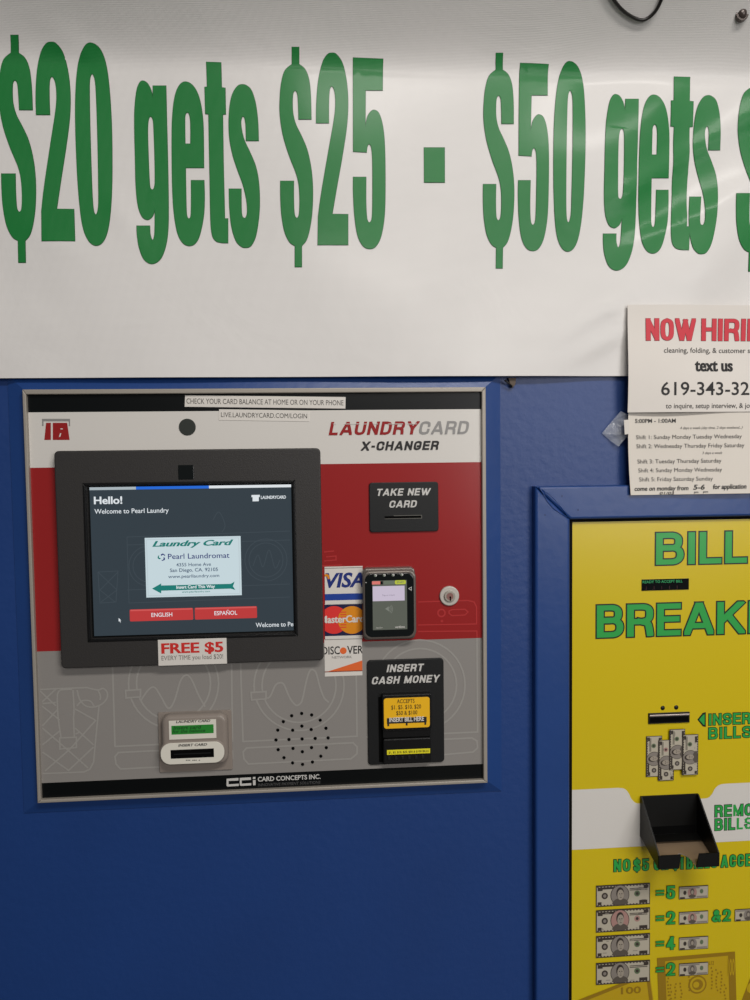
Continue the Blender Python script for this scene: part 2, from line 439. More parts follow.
    def tube(s, pts, r, m, n=10):
        rings = []
        for i, p in enumerate(pts):
            a = Vector(pts[max(i-1, 0)]); b = Vector(pts[min(i+1, len(pts)-1)])
            d = (b-a).normalized(); up = Vector((0, 1, 0)) if abs(d.y) < .9 else Vector((1, 0, 0))
            e1 = d.cross(up).normalized(); e2 = d.cross(e1)
            rings.append([tuple(Vector(p) + r*(math.cos(2*PI*k/n)*e1 + math.sin(2*PI*k/n)*e2)) for k in range(n)])
        for a, b in zip(rings, rings[1:]):
            for k in range(n): s.face([a[k], a[(k+1) % n], b[(k+1) % n], b[k]], m, True)
        s.face(rings[0][::-1], m); s.face(rings[-1], m)
    def dome(s, cx, cz, h0, r, hh, m, rz=None, n=24, k=6):
        rz = rz or r
        rings = [[(cx + r*math.cos(PI/2*j/k)*math.cos(2*PI*i/n), -(h0 + hh*math.sin(PI/2*j/k)), cz + rz*math.cos(PI/2*j/k)*math.sin(2*PI*i/n)) for i in range(n)] for j in range(k)]
        for a, b in zip(rings, rings[1:]):
            for i in range(n): s.face([a[i], a[(i+1) % n], b[(i+1) % n], b[i]], m, True)
        s.face(rings[-1], m, True)
    def build(s, name, parent=None, org=None, warp=None):
        if org is None: org = Vector(parent['_org']) if parent is not None and '_org' in parent else Vector((0, 0, 0))
        me = bpy.data.meshes.new(name)
        v = [Vector(p) for p in s.v]
        if warp: v = [warp(p) for p in v]
        me.from_pydata([tuple(p - org) for p in v], [], s.f)
        for m in s.mats: me.materials.append(m)
        me.polygons.foreach_set('material_index', s.m)
        me.polygons.foreach_set('use_smooth', s.sm)
        bm = bmesh.new(); bm.from_mesh(me); bmesh.ops.remove_doubles(bm, verts=bm.verts, dist=2e-6); bm.to_mesh(me); bm.free()
        me.update()
        o = bpy.data.objects.new(name, me); COL.objects.link(o)
        if parent is not None: o.parent = parent; o['_org'] = tuple(org)
        else: o.location = org; o['_org'] = tuple(org)
        return o
def thing(name, label, cat, loc, group=None):
    o = bpy.data.objects.new(name, None); COL.objects.link(o); o.empty_display_size = .05
    o.location = loc; o['label'] = label; o['category'] = cat; o['_org'] = tuple(loc)
    if group: o['group'] = group
    return o
def tag(o, label, cat, group=None):
    o['label'] = label; o['category'] = cat
    if group: o['group'] = group
    return o
def struct(o): o['kind'] = 'structure'; return o

# =========================================================== THE SETTING
w = MB()
w.face([(-1.9, 0, 0), (2.2, 0, 0), (2.2, 0, 2.75), (-1.9, 0, 2.75)], BLUE)
w.face([(-1.9, .04, 0), (-1.9, 0, 0), (-1.9, 0, 2.75), (-1.9, .04, 2.75)], BLUE)
w.face([(2.2, 0, 0), (2.2, .04, 0), (2.2, .04, 2.75), (2.2, 0, 2.75)], BLUE)
w.face([(-1.9, 0, 2.75), (2.2, 0, 2.75), (2.2, .04, 2.75), (-1.9, .04, 2.75)], BLUE)
w.face([(2.2, .04, 0), (-1.9, .04, 0), (-1.9, .04, 2.75), (2.2, .04, 2.75)], BLUE)
struct(w.build('wall_back'))
w = MB(); w.face([(-1.9, .04, 0), (-1.9, -4.5, 0), (2.2, -4.5, 0), (2.2, .04, 0)], FLOORM); struct(w.build('floor'))

# blue bevelled moulding round the kiosk
FH = .016                                                     # kiosk frame front
KX0, KX1, KZ0, KZ1 = quad_px((20.8, 388.9), (485.5, 387.6), (488, 782.5), (38.6, 803.9), FH)
w = MB()
ox0 = P(24.8, 800)[0] - .001; ox1 = (P(499.3, 400)[0] + P(502, 780)[0]) / 2
oz0 = (P(25, 812)[1] + P(500, 791)[1]) / 2; oz1 = KZ1 + .019
o4 = [(ox0, oz0), (ox1, oz0), (ox1, oz1), (ox0, oz1)]
i4 = [(KX0 + .001, KZ0 + .001), (KX1 - .001, KZ0 + .001), (KX1 - .001, KZ1 - .001), (KX0 + .001, KZ1 - .001)]
e4 = [(ox0 - .0, oz0 - .0), (ox1, oz0), (ox1, oz1), (ox0, oz1)]
for i in range(4):
    j = (i + 1) % 4
    a, b, c, d = o4[i], o4[j], i4[j], i4[i]
    w.face([(a[0], -.0, a[1]), (b[0], -.0, b[1]), (b[0], -.0014, b[1]), (a[0], -.0014, a[1])], BLUE2)
    w.face([(a[0], -.0014, a[1]), (b[0], -.0014, b[1]), (c[0], -.0085, c[1]), (d[0], -.0085, d[1])], BLUE2)
struct(w.build('trim_1'))

# blue timber frame round the bill breaker
BH = .015
bx0 = P(535.5, 700, BH)[0]; bx1 = P(570.0, 730, BH)[0]
bz1 = (P(535, 486.5, BH)[1] + P(600, 485.5, BH)[1]) / 2
PH = .004                                                     # yellow face
yx0 = P(571.8, 740, PH)[0]; yz1 = (P(572, 522.3, PH)[1] + P(750, 518.6, PH)[1]) / 2
bzi = yz1 + .0045
xc = P(701, 560, PH)[0]; yx1 = 2*xc - yx0; bx2 = yx1 + .003; bx3 = bx2 + (bx1 - bx0)
yz0 = .62; bzo = yz0 - .004; bzb = bzo - .05
w = MB()
def board(poly):
    w.plate(poly, 0, BH, BLUE2, .0035)
board([(bx0, bzb), (bx1, bzo), (bx1, bzi), (bx0, bz1)])
board([(bx0, bz1), (bx1, bzi), (bx2, bzi), (bx3, bz1)])
board([(bx3, bz1), (bx2, bzi), (bx2, bzo), (bx3, bzb)])
board([(bx0, bzb), (bx3, bzb), (bx2, bzo), (bx1, bzo)])
# caulk ridge and nail dents in the mitred corner
def bead(pts, r):
    w.tube([(P(x, y, BH)[0], -BH, P(x, y, BH)[1]) for x, y in pts], r, BLUE2, 6)
bead([(539, 487), (543, 493), (547, 501), (553, 508), (560, 513), (567, 517)], .0010)
bead([(541, 489), (549, 494), (556, 501), (562, 508), (569, 518)], .0006)
for x, y in ((562, 496), (578, 510), (545, 515)):
    c = P(x, y, BH); w.flat(circ(*c, .0011, 10), BH + .0002, mat('dark_blue_dent', (16, 36, 88), .6))
struct(w.build('trim_2'))

# =========================================================== BANNER
BNH = .012
def bdepth(x, z):
    """how far the vinyl stands off the wall"""
    h = BNH
    h += .0022 * math.sin(x*9.0 + 1.0) * (0.4 + .6*min(1, max(0, (z-1.55)/.3)))
    h += .0016 * math.sin(x*17 + z*11)
    r = min(1, max(0, (x - .16)/.3))
    h += r * (.0035*math.sin((z*1.0 - x*.55)*30 + .8) + .0018*math.sin(x*38 - z*14))
    l = min(1, max(0, (-.25 - x)/.3))
    h += l * .0016*math.sin((z + x*.8)*34)
    for (ax_, az_, bx_, bz_, wd, am) in CREASE:
        dx, dz = bx_-ax_, bz_-az_; L = math.hypot(dx, dz)
        u = ((x-ax_)*dx + (z-az_)*dz)/L; v = (-(x-ax_)*dz + (z-az_)*dx)/L
        fade = max(0, min(1, u/.06)) * max(0, min(1, (L-u)/.06))
        if fade > 0: h += am*fade*math.exp(-(v/wd)**2)
    t = max(0, z - TOPZ)
    h += 1.5*t*t/(t + .07)
    h += .0012
    return h
CREASE = [P(*a, .012) + P(*b, .012) + (w_, am) for a, b, w_, am in (((590, 215), (790, 90), .016, .0035), ((600, 262), (790, 168), .014, .0025), ((540, 345), (650, 285), .007, .0022), ((560, 366), (650, 318), .007, .0025), ((590, 300), (650, 330), .006, .0018), ((540, 200), (590, 245), .010, .0018), ((30, 20), (120, 75), .010, .0016), ((100, 180), (150, 260), .012, .0016), ((10, 300), (70, 345), .014, .0018), ((20, 225), (100, 265), .010, .0014))]
TOPZ = P(375, 74, .012)[1]
bz0 = (P(0, 376.4, .012)[1] + P(450, 378, .012)[1]) / 2
BX0, BX1, BZ1 = -1.25, 1.55, 2.12
# banner letter outlines traced in crop pixels: name -> (origin, scale, outer, inner)
def tr(org, sc, pts): return [((p[0]/sc + org[0], p[1]/sc + org[1]) + ((1,) if len(p) > 2 else ())) for p in pts]
A_ = ((270, 30), 4.0); G_ = ((120, 50), 4.4444); Z_ = ((0, 20), 3.846)
GLY = {
 '$': tr(*A_, [(88,70),(116,70),(116,138),(140,158,1),(156,200,1),(163,270,1),(165,358),(115,358),(113,300,1),(110,258,1),(101,243,1),(92,256,1),(90,300,1),(93,340,1),(104,380,1),(126,425,1),(148,478,1),(164,550,1),(171,630,1),(169,720,1),(160,790,1),(146,840,1),(127,864),(127,948),(100,948),(100,864),(78,848,1),(58,805,1),(46,735,1),(42,660,1),(42,605),(95,605),(95,680,1),(98,738,1),(107,753,1),(116,740,1),(119,690,1),(116,625,1),(105,575,1),(76,500,1),(52,420,1),(40,340,1),(40,270,1),(46,210,1),(60,163,1),(88,138)]),
 '2': tr(*A_, [(185,373),(186,290,1),(194,200,1),(210,132,1),(229,100,1),(247,93,1),(266,99,1),(290,135,1),(306,205,1),(312,290,1),(307,385,1),(290,500,1),(268,625,1),(249,737),(312,738),(312,860),(191,860),(193,745),(206,650,1),(235,480,1),(256,360,1),(262,295,1),(258,245,1),(247,226,1),(238,242,1),(235,300,1),(235,373)]),
 '5': tr(*A_, [(333,112),(452,117),(450,242),(382,242),(381,392),(389,350,1),(403,327,1),(418,321,1),(436,335,1),(451,385,1),(459,470,1),(461,620,1),(458,740,1),(445,822,1),(425,864,1),(400,876,1),(372,864,1),(350,820,1),(338,740,1),(333,650,1),(333,589),(384,589),(384,690,1),(388,755,1),(397,771,1),(407,757,1),(410,700,1),(410,540,1),(406,475,1),(397,457,1),(389,468,1),(386,490),(333,487)]),
 '0': tr(*Z_, [(347,89,1),(385,112,1),(410,180,1),(424,300,1),(431,450,1),(431,640,1),(422,770,1),(404,842,1),(374,868,1),(342,850,1),(317,785,1),(301,640,1),(292,450,1),(291,300,1),(300,180,1),(320,113,1)]),
 'g': tr(*G_, [(147,160),(205,160),(208,300),(213,500),(216,690,1),(214,800,1),(203,875,1),(180,930,1),(143,951,1),(108,932,1),(86,880,1),(77,825,1),(75,782),(133,782),(135,820,1),(145,846,1),(154,820,1),(156,708),(148,735,1),(135,750,1),(120,755,1),(98,740,1),(80,690,1),(71,600,1),(68,480,1),(65,350,1),(66,260,1),(75,180,1),(88,146,1),(103,138,1),(122,149,1),(138,178,1),(147,215)]),
 'e': tr(*G_, [(292,142,1),(325,160,1),(352,212,1),(368,300,1),(372,400,1),(373,524),(292,524),(293,600,1),(295,700,1),(298,738,1),(307,751,1),(315,738,1),(317,690,1),(317,580),(374,580),(376,660,1),(372,740,1),(355,822,1),(335,860,1),(307,871,1),(278,856,1),(255,810,1),(240,720,1),(233,600,1),(231,400,1),(234,290,1),(245,205,1),(265,157,1)]),
 't': tr(*G_, [(384,55),(449,57),(452,168),(468,170),(470,286),(457,288),(460,500),(466,750),(480,750),(480,858),(450,857,1),(426,849,1),(410,822,1),(403,755,1),(400,600),(394,286),(380,284),(377,166),(388,165)]),
 's': tr(*G_, [(616,404),(613,320,1),(603,240,1),(585,182,1),(564,160,1),(543,154,1),(520,164,1),(498,203,1),(487,262,1),(484,335,1),(488,400,1),(502,470,1),(524,537,1),(547,600,1),(562,665,1),(566,715,1),(562,740,1),(554,748,1),(544,740,1),(540,710,1),(539,618),(485,618),(487,700,1),(496,785,1),(515,847,1),(538,873,1),(558,879,1),(582,871,1),(603,830,1),(616,755,1),(621,680,1),(617,590,1),(604,520,1),(580,460,1),(553,402,1),(541,355,1),(538,318,1),(545,296,1),(554,303,1),(559,335,1),(561,404)]),
}
GIN = {
 '0': tr(*Z_, [(355,208,1),(366,232,1),(371,300,1),(376,450,1),(379,620,1),(379,715,1),(371,749,1),(361,735,1),(355,660,1),(348,450,1),(345,300,1),(346,230,1)]),
 'g': tr(*G_, [(137,296,1),(147,312,1),(151,365,1),(155,480,1),(156,585,1),(152,613,1),(143,622,1),(134,610,1),(130,555,1),(125,420,1),(124,345,1),(128,308,1)]),
 'e': tr(*G_, [(300,278,1),(310,292,1),(314,335,1),(314,418),(290,418),(289,335,1),(290,292,1)]),
}
SPANS = []
def PB(px, py):
    h = BNH
    for _ in range(12): h = .5*h + .5*bdepth(*P(px, py, h))
    return P(px, py, h)
def bbox(p): xs = [a[0] for a in p]; zs = [a[1] for a in p]; return min(xs), max(xs), min(zs), max(zs)
LET = []          # (outer, inner)
def put(ch, x0=None, y0=None, x1=None, y1=None, shear=0.0):
    o = smooth(GLY[ch], 5); i = smooth(GIN[ch], 5) if ch in GIN else None
    if x0 is not None:
        a = bbox(o); ky = (y1-y0)/(a[3]-a[2])
        def g0(p):
            v = (p[1]-a[2])*ky
            return (p[0]*ky - shear*v, y0 + v)
        q = [g0(p) for p in o]; bb_ = bbox(q)
        def f(p):
            w_ = g0(p); return (x0 + (w_[0]-bb_[0])/(bb_[1]-bb_[0])*(x1-x0), w_[1])
        o = [f(p) for p in o]; i = [f(p) for p in i] if i else None
    LET.append(([PB(*p) for p in o], [PB(*p) for p in i] if i else None))
for ch in '$25gets0': put(ch)
put('$', -.8, 35.6, 36.0, 262.6, -.02); put('2', 36, 42.4, 75.1, 241, -.03)
put('$', 483, 53.4, 514, 268.4, .014); put('5', 518, 63.5, 548.6, 251, .018); put('0', 553.4, 61.6, 585.2, 251.6, .04)
put('g', 603, 94.5, 638.3, 270.5, .045); put('e', 638.4, 95, 669, 253.5, .032); put('t', 670.5, 77, 693.2, 250, .045); put('s', 688.8, 95.6, 720.2, 254, .065)
put('$', 736, 72, 769, 271.5, .03)
LET.append(([PB(424, 147.8), PB(444.5, 147.8), PB(444.6, 182.6), PB(424.2, 182.6)], None))

CELL = .01
def banner_mesh():
    m = MB()
    nx = int((BX1-BX0)/CELL); nz = int((BZ1-bz0)/CELL) + 1
    gx = [BX0 + CELL*i for i in range(nx+1)]; gz = [bz0] + [math.floor(bz0/CELL)*CELL + CELL*(k+1) for k in range(nz)]
    idx = {}
    for i, x in enumerate(gx):
        for k, z in enumerate(gz): idx[i, k] = len(m.v); m.v.append((x, -bdepth(x, z), z))
    for i in range(len(gx)-1):
        for k in range(len(gz)-1):
            m.f.append([idx[i, k], idx[i+1, k], idx[i+1, k+1], idx[i, k+1]]); m.m.append(m.mi(VINYL)); m.sm.append(True)
    # hemmed lower edge: a folded strip that gives the sheet thickness
    for i in range(len(gx)-1):
        xa, xb = gx[i], gx[i+1]
        ya, yb = -bdepth(xa, bz0), -bdepth(xb, bz0)
        m.face([(xa, ya+.0025, bz0), (xb, yb+.0025, bz0), (xb, yb, bz0), (xa, ya, bz0)], VINYL)
        m.face([(xb, yb+.0025, bz0), (xa, ya+.0025, bz0), (xa, ya+.0025, bz0+.03), (xb, yb+.0025, bz0+.03)], VINYL)
    # stitched hem line, a faint crease
    # letters
    for li, (o, i) in enumerate(LET):
        for lp in [o] + ([i] if i else []):
            q = []
            for p0, p1 in zip(lp, lp[1:] + lp[:1]):
                n_ = max(1, int(math.hypot(p1[0]-p0[0], p1[1]-p0[1])/.004))
                q += [(p0[0] + (p1[0]-p0[0])*j/n_, p0[1] + (p1[1]-p0[1])*j/n_) for j in range(n_)]
            q.append(q[0])
            em = MB(); em.stroke(q, .0010, .0010, 0, VEDGE, 0, None)
            for f_i in em.f:
                m.face([(em.v[j][0], -bdepth(em.v[j][0], em.v[j][2])-.0005, em.v[j][2]) for j in f_i], VEDGE, True)
        for col, off in ((VGREEN, .0009),):
            oo = o
            loops = [oo] + ([i] if i else [])
            fl = [p for l in loops for p in l]
            bm = bmesh.new()
            vs = [bm.verts.new((p[0], 0, p[1])) for p in fl]
            for t in tessellate_polygon([[Vector((x, z, 0)) for x, z in l] for l in loops]):
                try: bm.faces.new([vs[q] for q in t])
                except ValueError: pass
            bb = bbox(oo)
            k0 = math.floor((bb[0]-BX0)/CELL)+1
            x = BX0 + k0*CELL
            while x < bb[1]:
                bmesh.ops.bisect_plane(bm, geom=bm.verts[:]+bm.edges[:]+bm.faces[:], plane_co=(x, 0, 0), plane_no=(1, 0, 0)); x += CELL
            z = math.ceil(bb[2]/CELL)*CELL
            while z < bb[3]:
                bmesh.ops.bisect_plane(bm, geom=bm.verts[:]+bm.edges[:]+bm.faces[:], plane_co=(0, 0, z), plane_no=(0, 0, 1)); z += CELL
            bm.normal_update()
            for f in bm.faces:
                pts = [(v.co.x, -bdepth(v.co.x, v.co.z)-off, v.co.z) for v in f.verts]
                if f.normal.y > 0: pts = pts[::-1]
                m.face(pts, col, True)
            bm.free()
    return m
bn = thing('vinyl_banner', 'wide white vinyl banner with tall green dollar offer lettering, hung above the blue wall', 'banner', (0, -BNH, bz0))
m = banner_mesh(); m.build('banner_sheet', bn)
c = PB(743, 12); g = MB(); hb = bdepth(*c)
g.dome(c[0], c[1], hb-.004, 0.0068, .007, KNOB, rz=.0085)
g.plate(circ(c[0], c[1], .0085, 24, rz=.0098), hb-.006, hb-.001, KNOB, .0006)
g.build('fixing_knob', bn)['label'] = 'dark bronze fixing knob at the banner top'
g = MB(); hb = .004
g.tube([(P(504, 380, .004)[0], -.008, P(504, 380.5, .004)[1]), (P(507, 383, .006)[0], -.009, P(507, 382.5, .006)[1]), (P(512, 387, .006)[0], -.007, P(512, 386.5, .006)[1])], .0012, INK, 6)
g.plate([P(508, 378, .004), P(516, 378, .004), P(515, 385, .004), P(512, 388, .004), P(509.5, 384, .004)], .002, .006, SCRAP, .0008)
g.build('torn_tape', bn)['label'] = 'scrap of dark torn tape under the hem'

# cable hanging in front of the banner top
cb = MB()
cp = smooth([(592, -62, 1), (604, -20, 1), (614, 0, 1), (626, 13, 1), (641, 20, 1), (652, 15, 1), (660, 3, 1), (665, -15, 1), (668, -60, 1)], 6, closed=False)
pts = []
for x, y in cp:
    hh = .03
    for _ in range(14): hh = .5*hh + .5*(bdepth(*P(x, y, hh)) + .004)
    q = P(x, y, hh); pts.append((q[0], -hh, q[1]))
cb.tube(pts, .0021, CABM, 10)
tag(cb.build('hanging_cable', org=Vector(pts[0])), 'thin black cable looping down over the top edge of the white banner', 'cable')

# =========================================================== KIOSK
PN = .010
kiosk = thing('laundry_card_kiosk', 'wall-mounted laundry card machine, red white and grey face in a metal frame', 'vending machine', ((KX0+KX1)/2, 0, KZ0))
ix0, ix1, iz0, iz1 = quad_px((27, 394.2), (480.6, 392.8), (483, 777.8), (43, 798.4), PN)
f = MB()
fo = [(KX0, KZ0), (KX1, KZ0), (KX1, KZ1), (KX0, KZ1)]
fi = [(ix0, iz0), (ix1, iz0), (ix1, iz1), (ix0, iz1)]
for i in range(4):
    j = (i+1) % 4
    f.plate([fo[i], fo[j], fi[j], fi[i]], 0, FH, STEEL, .0012)
f.build('metal_frame', kiosk)

pn = MB()
za = (P(27, 411.8, PN)[1] + P(480, 409.7, PN)[1])/2
zb = (P(31, 467.2, PN)[1] + P(480.5, 462.6, PN)[1])/2
zc = (P(37, 652, PN)[1] + P(481, 637.6, PN)[1])/2
zd = (P(43, 783.2, PN)[1] + P(482.5, 763.7, PN)[1])/2
for a, b, mm in ((za, iz1, BLACKB), (zb, za, WHITEP), (zc, zb, REDP), (zd, zc, GREYP), (iz0, zd, BLACKB)):
    pn.rect(ix0, ix1, a, b, PN, mm)
pn.face([(ix0, 0.0, iz0), (ix0, 0, iz1), (ix1, 0, iz1), (ix1, 0, iz0)], BLACKB)
h = PN + .0003
LW = .0022
# faint laundry line drawings
def ring(cx, cy, r, m_, a0=0, a1=360, n=40):
    pn.art([(cx + r*math.cos(math.radians(a0+(a1-a0)*k/n)), cy + r*math.sin(math.radians(a0+(a1-a0)*k/n))) for k in range(n+1)], LW, h, m_, True, 1)
def washer(cx, cy, wave, xl, xr, yt, yb, yd0, yd1, slope):
    ring(cx, cy, 45, GREYL, -60 if cy < 700 else -90, 240)
    ring(cx, cy, 37, GREYL)
    pn.art(wave, LW, h, GREYL)
    pn.art([(xl, yt), (xl+2.5, yb), (xr, yb - slope*(xr-xl)), (xr-1, yt)], LW, h, GREYL, False)
    pn.art([(p[0], p[1]) for p in [(xl+6, yd0), (xr-4, yd0-slope*(xr-xl)), (xr, yd0-slope*(xr-xl)+4), (xr, yd1-slope*(xr-xl)-5), (xr-6, yd1-slope*(xr-xl)), (xl+8, yd1), (xl+3.5, yd1-5), (xl+2.5, yd0+4), (xl+6, yd0)]], LW, h, GREYL, False)
    pn.flat([P(*q, h+.0001) for q in ((cx-48, cy+7), (cx-33, cy+6), (cx-33, cy+13.5), (cx-47.5, cy+14))], h+.0001, GREYP)
    pn.art([(cx-48, cy+7), (cx-33, cy+6), (cx-33, cy+13.5), (cx-47.5, cy+14.5), (cx-48, cy+7)], LW, h+.0002, GREYL, False)
def sc1(l, ox, oy, s): return [(ox + x/s, oy + y/s) for x, y in l]
washer(173.5, 683.5, sc1([(100,165),(125,130),(145,122),(165,150),(190,190),(210,165),(230,100),(248,82),(265,95),(290,150),(310,185)], 110, 650, 3.26), 112.5, 232.5, 664, 746.5, 752.5, 769, .045)
washer(299, 685.5, sc1([(45,240),(65,225),(95,160),(125,142),(150,155),(185,235),(215,275),(235,283),(262,255),(290,130),(310,70),(328,60),(350,80),(375,170),(400,235),(430,265)], 260, 660, 6.25), 240.5, 357, 662, 741.5, 748, 764, .045)
# third washer, right
ring(420, 685, 45, GREYL); ring(420, 685, 36.5, GREYL)
pn.art([(477, 638), (477.6, 732), (366, 737)], LW, h, GREYL, False)
pn.art([(440, 739.5), (472, 738), (477, 741), (477.5, 748), (473, 752), (440, 755)], LW, h, GREYL, False)
for l in ([(418, 602), (468, 600.5), (474, 602), (476.5, 607), (476.5, 624), (418, 625)], [(418, 631.5), (476.8, 631), (477, 637.4)],
          [(449, 611), (452, 609.7), (465, 609.3), (468, 612), (465, 615), (452, 615.7), (449, 613.5), (449, 611)],
          [(324, 561), (336, 560), (336, 556), (326, 557)], [(324, 552), (334, 551)], [(322, 566), (342, 565)]):
    pn.art(l, LW*.8, h, REDL, False)
ring(441.4, 613, 3.6, REDL, n=16); ring(441.8, 621, .6, REDL, n=8)
# basket
def b5(l): return sc1(l, 30, 640, 5)
for l in ([(50,248),(120,244),(290,238)], [(345,330),(330,480),(318,610),(300,645),(270,660),(62,668)], [(60,310),(130,245)], [(50,255),(130,330)], [(62,318),(130,312)],
          [(62,430),(140,345)], [(60,330),(148,400)], [(62,440),(200,560),(290,640)], [(62,525),(148,455)], [(62,560),(190,650),(195,655)], [(75,655),(200,545),(330,400)],
          [(225,345),(325,400)], [(225,440),(318,525)], [(190,655),(318,535)], [(228,470),(250,460)],
          [(148,490),(232,486),(232,538),(150,545),(148,490)], [(150,250),(212,246)]):
    pn.art(b5(l), LW*.9, h, GREYL, False)
for l in ([(150,250),(137,275),(140,380),(155,488)], [(215,250),(220,340),(218,400),(222,486)], [(235,250),(250,300),(280,330),(320,335),(360,320),(385,290),(385,260),(365,242),(340,250),(290,240)],
          [(340,250),(352,280),(350,300)], [(235,330),(260,305),(300,305),(320,330)]):
    pn.art(b5(l), LW*.9, h, GREYL)
# top left card mark
def q6(l): return [(x/6.25, 370 + y/6.25) for x, y in l]
pn.ppx(q6([(263,305),(438,305),(438,350),(430,350),(430,320),(272,320),(272,350),(263,350)]), h, LOGOG)
pn.ppx(q6([(288,330),(318,330),(318,437),(277,437)]), h, REDP)
pn.ppx(q6([(330,330),(420,330),(435,437),(330,437)]), h, REDP)
pn.ppx(q6([(375,395),(383,395),(378,415),(368,420)]), h+.0002, WHITEP)
pn.ppx(q6([(378,365),(392,365),(392,371),(378,371)]), h+.0002, WHITEP)
# name
pn.ital('LAUNDRY', 328.6, 435.2, 420, 434.5, 13.0, h, REDP)
pn.ital('CARD', 418.2, 434.6, 470.2, 434.0, 13.0, h, LOGOG, .2, .18)
for x0, x1 in ((333, 336), (344, 360), (364, 367), (374, 378), (388, 403), (407, 417)):
    a = P(x0, 424, h+.0002); b = P(x1, 424, h+.0005); pn.rect(a[0], b[0], a[1]-.0004, a[1]+.0004, h+.0005, WHITEP)
pn.ital('X-CHANGER', 360.6, 450.8, 439.8, 449.8, 9.0, h, INK, .25, .22)
# footer
def q2(l): return [(210 + x/6.25, 760 + y/6.25) for x, y in l]
pn.ppx(q2([(104,117),(178,112),(178,128),(116,131),(116,152),(180,148),(180,162),(110,166),(103,160)]), h, LIGHTG)
pn.ppx(q2([(186,112),(256,108),(256,124),(198,127),(198,148),(258,144),(258,158),(192,162),(186,156)]), h, LIGHTG)
pn.ppx(q2([(268,106),(284,105),(284,118),(268,119)]), h, LIGHTG); pn.ppx(q2([(268,126),(285,125),(285,157),(269,158)]), h, LIGHTG)
pn.text('CARD CONCEPTS INC.', 257.8, 781.5, 320.6, 778.6, 4.4, h, LIGHTG, .025)
pn.text('INNOVATIVE PAYMENT SOLUTIONS', 258, 786.2, 320.5, 783.6, 2.7, h, mat('dim_grey_print', (84, 84, 84), .4), 0, .15)
pn.build('face_panel', kiosk)

# camera eye in the face
e = MB(); c = P(187.3, 427, PN+.001)
e.plate(circ(*c, .0108, 32), PN, PN+.0012, mat('smoked_lens', (52, 56, 52), .25), .0004)
e.build('camera_window', kiosk)['label'] = 'round smoked window'

# speaker holes
sp = MB(); c = P(302.1, 738.8, PN)
hl = [c] + [(c[0] + .01745*math.cos(2*PI*k/8), c[1] + .01745*math.sin(2*PI*k/8)) for k in range(8)] + [(c[0] + .0347*math.cos(2*PI*(k+.0)/16), c[1] + .0347*math.sin(2*PI*k/16)) for k in range(16)]
for q in hl:
    sp.flat(circ(*q, .0023, 14), h+.0002, HOLE_SHADE)
    sp.flat([(q[0] + .0023*math.cos(a), q[1] + .0023*math.sin(a)) for a in [PI*.9+PI*.5*k/6 for k in range(7)]] + [(q[0] + .0030*math.cos(a), q[1] + .0030*math.sin(a)) for a in [PI*1.4-PI*.5*k/6 for k in range(7)]], h+.0001, GREYL)  # pale crescent, a painted highlight on one side of each hole's rim
sp.build('speaker_grille', kiosk)['label'] = 'ring of small round speaker holes'

# monitor
MH = .024
mx0, mx1, mz0, mz1 = quad_px((52.8, 450.6), (320.7, 448.3), (323.5, 660), (62, 669.3), MH)
sx0, sx1, sz0, sz1 = quad_px((86.0, 485.6), (292.5, 482.8), (295.5, 634.2), (91, 637.8), MH-.002)
bz = MB()
bz.plate(rrect(mx0, mx1, mz0, mz1, .006), PN, MH, CHAR, .0018, holes=[[(sx0, sz0), (sx0, sz1), (sx1, sz1), (sx1, sz0)]])
# inner lip
lip = .0035
for (a, b, cc, d) in (((sx0-lip, sz0-lip), (sx1+lip, sz0-lip), (sx1, sz0), (sx0, sz0)), ((sx1+lip, sz0-lip), (sx1+lip, sz1+lip), (sx1, sz1), (sx1, sz0)),
                      ((sx1+lip, sz1+lip), (sx0-lip, sz1+lip), (sx0, sz1), (sx1, sz1)), ((sx0-lip, sz1+lip), (sx0-lip, sz0-lip), (sx0, sz0), (sx0, sz1))):
    bz.plate([a, b, cc, d], MH-.001, MH+.0012, DARK, .0008)
mon = bz.build('monitor_bezel', kiosk)
e = MB(); a = box_px(178.2, 465, 193.6, 479.4, MH+.001); e.plate(rrect(*a, .001), MH, MH+.001, PBLK, .0003); e.build('webcam_window', mon)['label'] = 'small square black camera window'
SH = .016
s = MB()
lx0, lx1, lz0, lz1 = quad_px((89.5, 487.0), (291, 484.8), (293.8, 631.4), (94.2, 635), SH)
s.rect(sx0-.002, sx1+.002, sz0-.002, sz1+.002, SH-.0008, GLASSD)
s.rect(lx0, lx1, lz0, lz1, SH, SCR)
h = SH + .0002; s.clip = (lx0, lx1, lz0, lz1)
def p26(x, y): return (40 + x/2.586, 440 + y/2.586)
zt = lz1 - .0036; bx = P(p26(248, 0)[0], 487, SH)[0]; bx_ = P(p26(437, 0)[0], 486, SH)[0]
s.rect(lx0, bx, zt, lz1, h, SCRG); s.rect(bx, bx_, zt, lz1, h, SCRB); s.rect(bx_, lx1, zt, lz1, h, SCRW)
s.text('Hello!', 94, 504, 122.4, 503.6, 6.8, h, SCRW, .03)
s.text('Welcome to Pearl Laundry', 94.5, 513.8, 168.8, 512.4, 4.4, h, SCRW, .008)
s.text('LAUNDRYCARD', 260.9, 498.9, 286, 498.5, 2.9, h, SCRW, .03)
s.ppx([(251.5, 495), (259.8, 494.8), (259.8, 497), (258.8, 497), (258.8, 501.2), (252.6, 501.4), (252.6, 497.2), (251.5, 497.2)], h, SCRW)
s.text('Welcome to Pearl Laundry', 255.8, 627.8, 320, 624.8, 4.3, h, SCRW, .008)
for (l, sm) in ([[(127, 537), (290, 531)], 0], [[(127, 545), (290, 540)], 0], [[(127, 537), (129, 603), (290, 597)], 0], [[(127, 590), (290, 584)], 0]):
    s.art(l, .0009, h-.0001, SCRL, False)
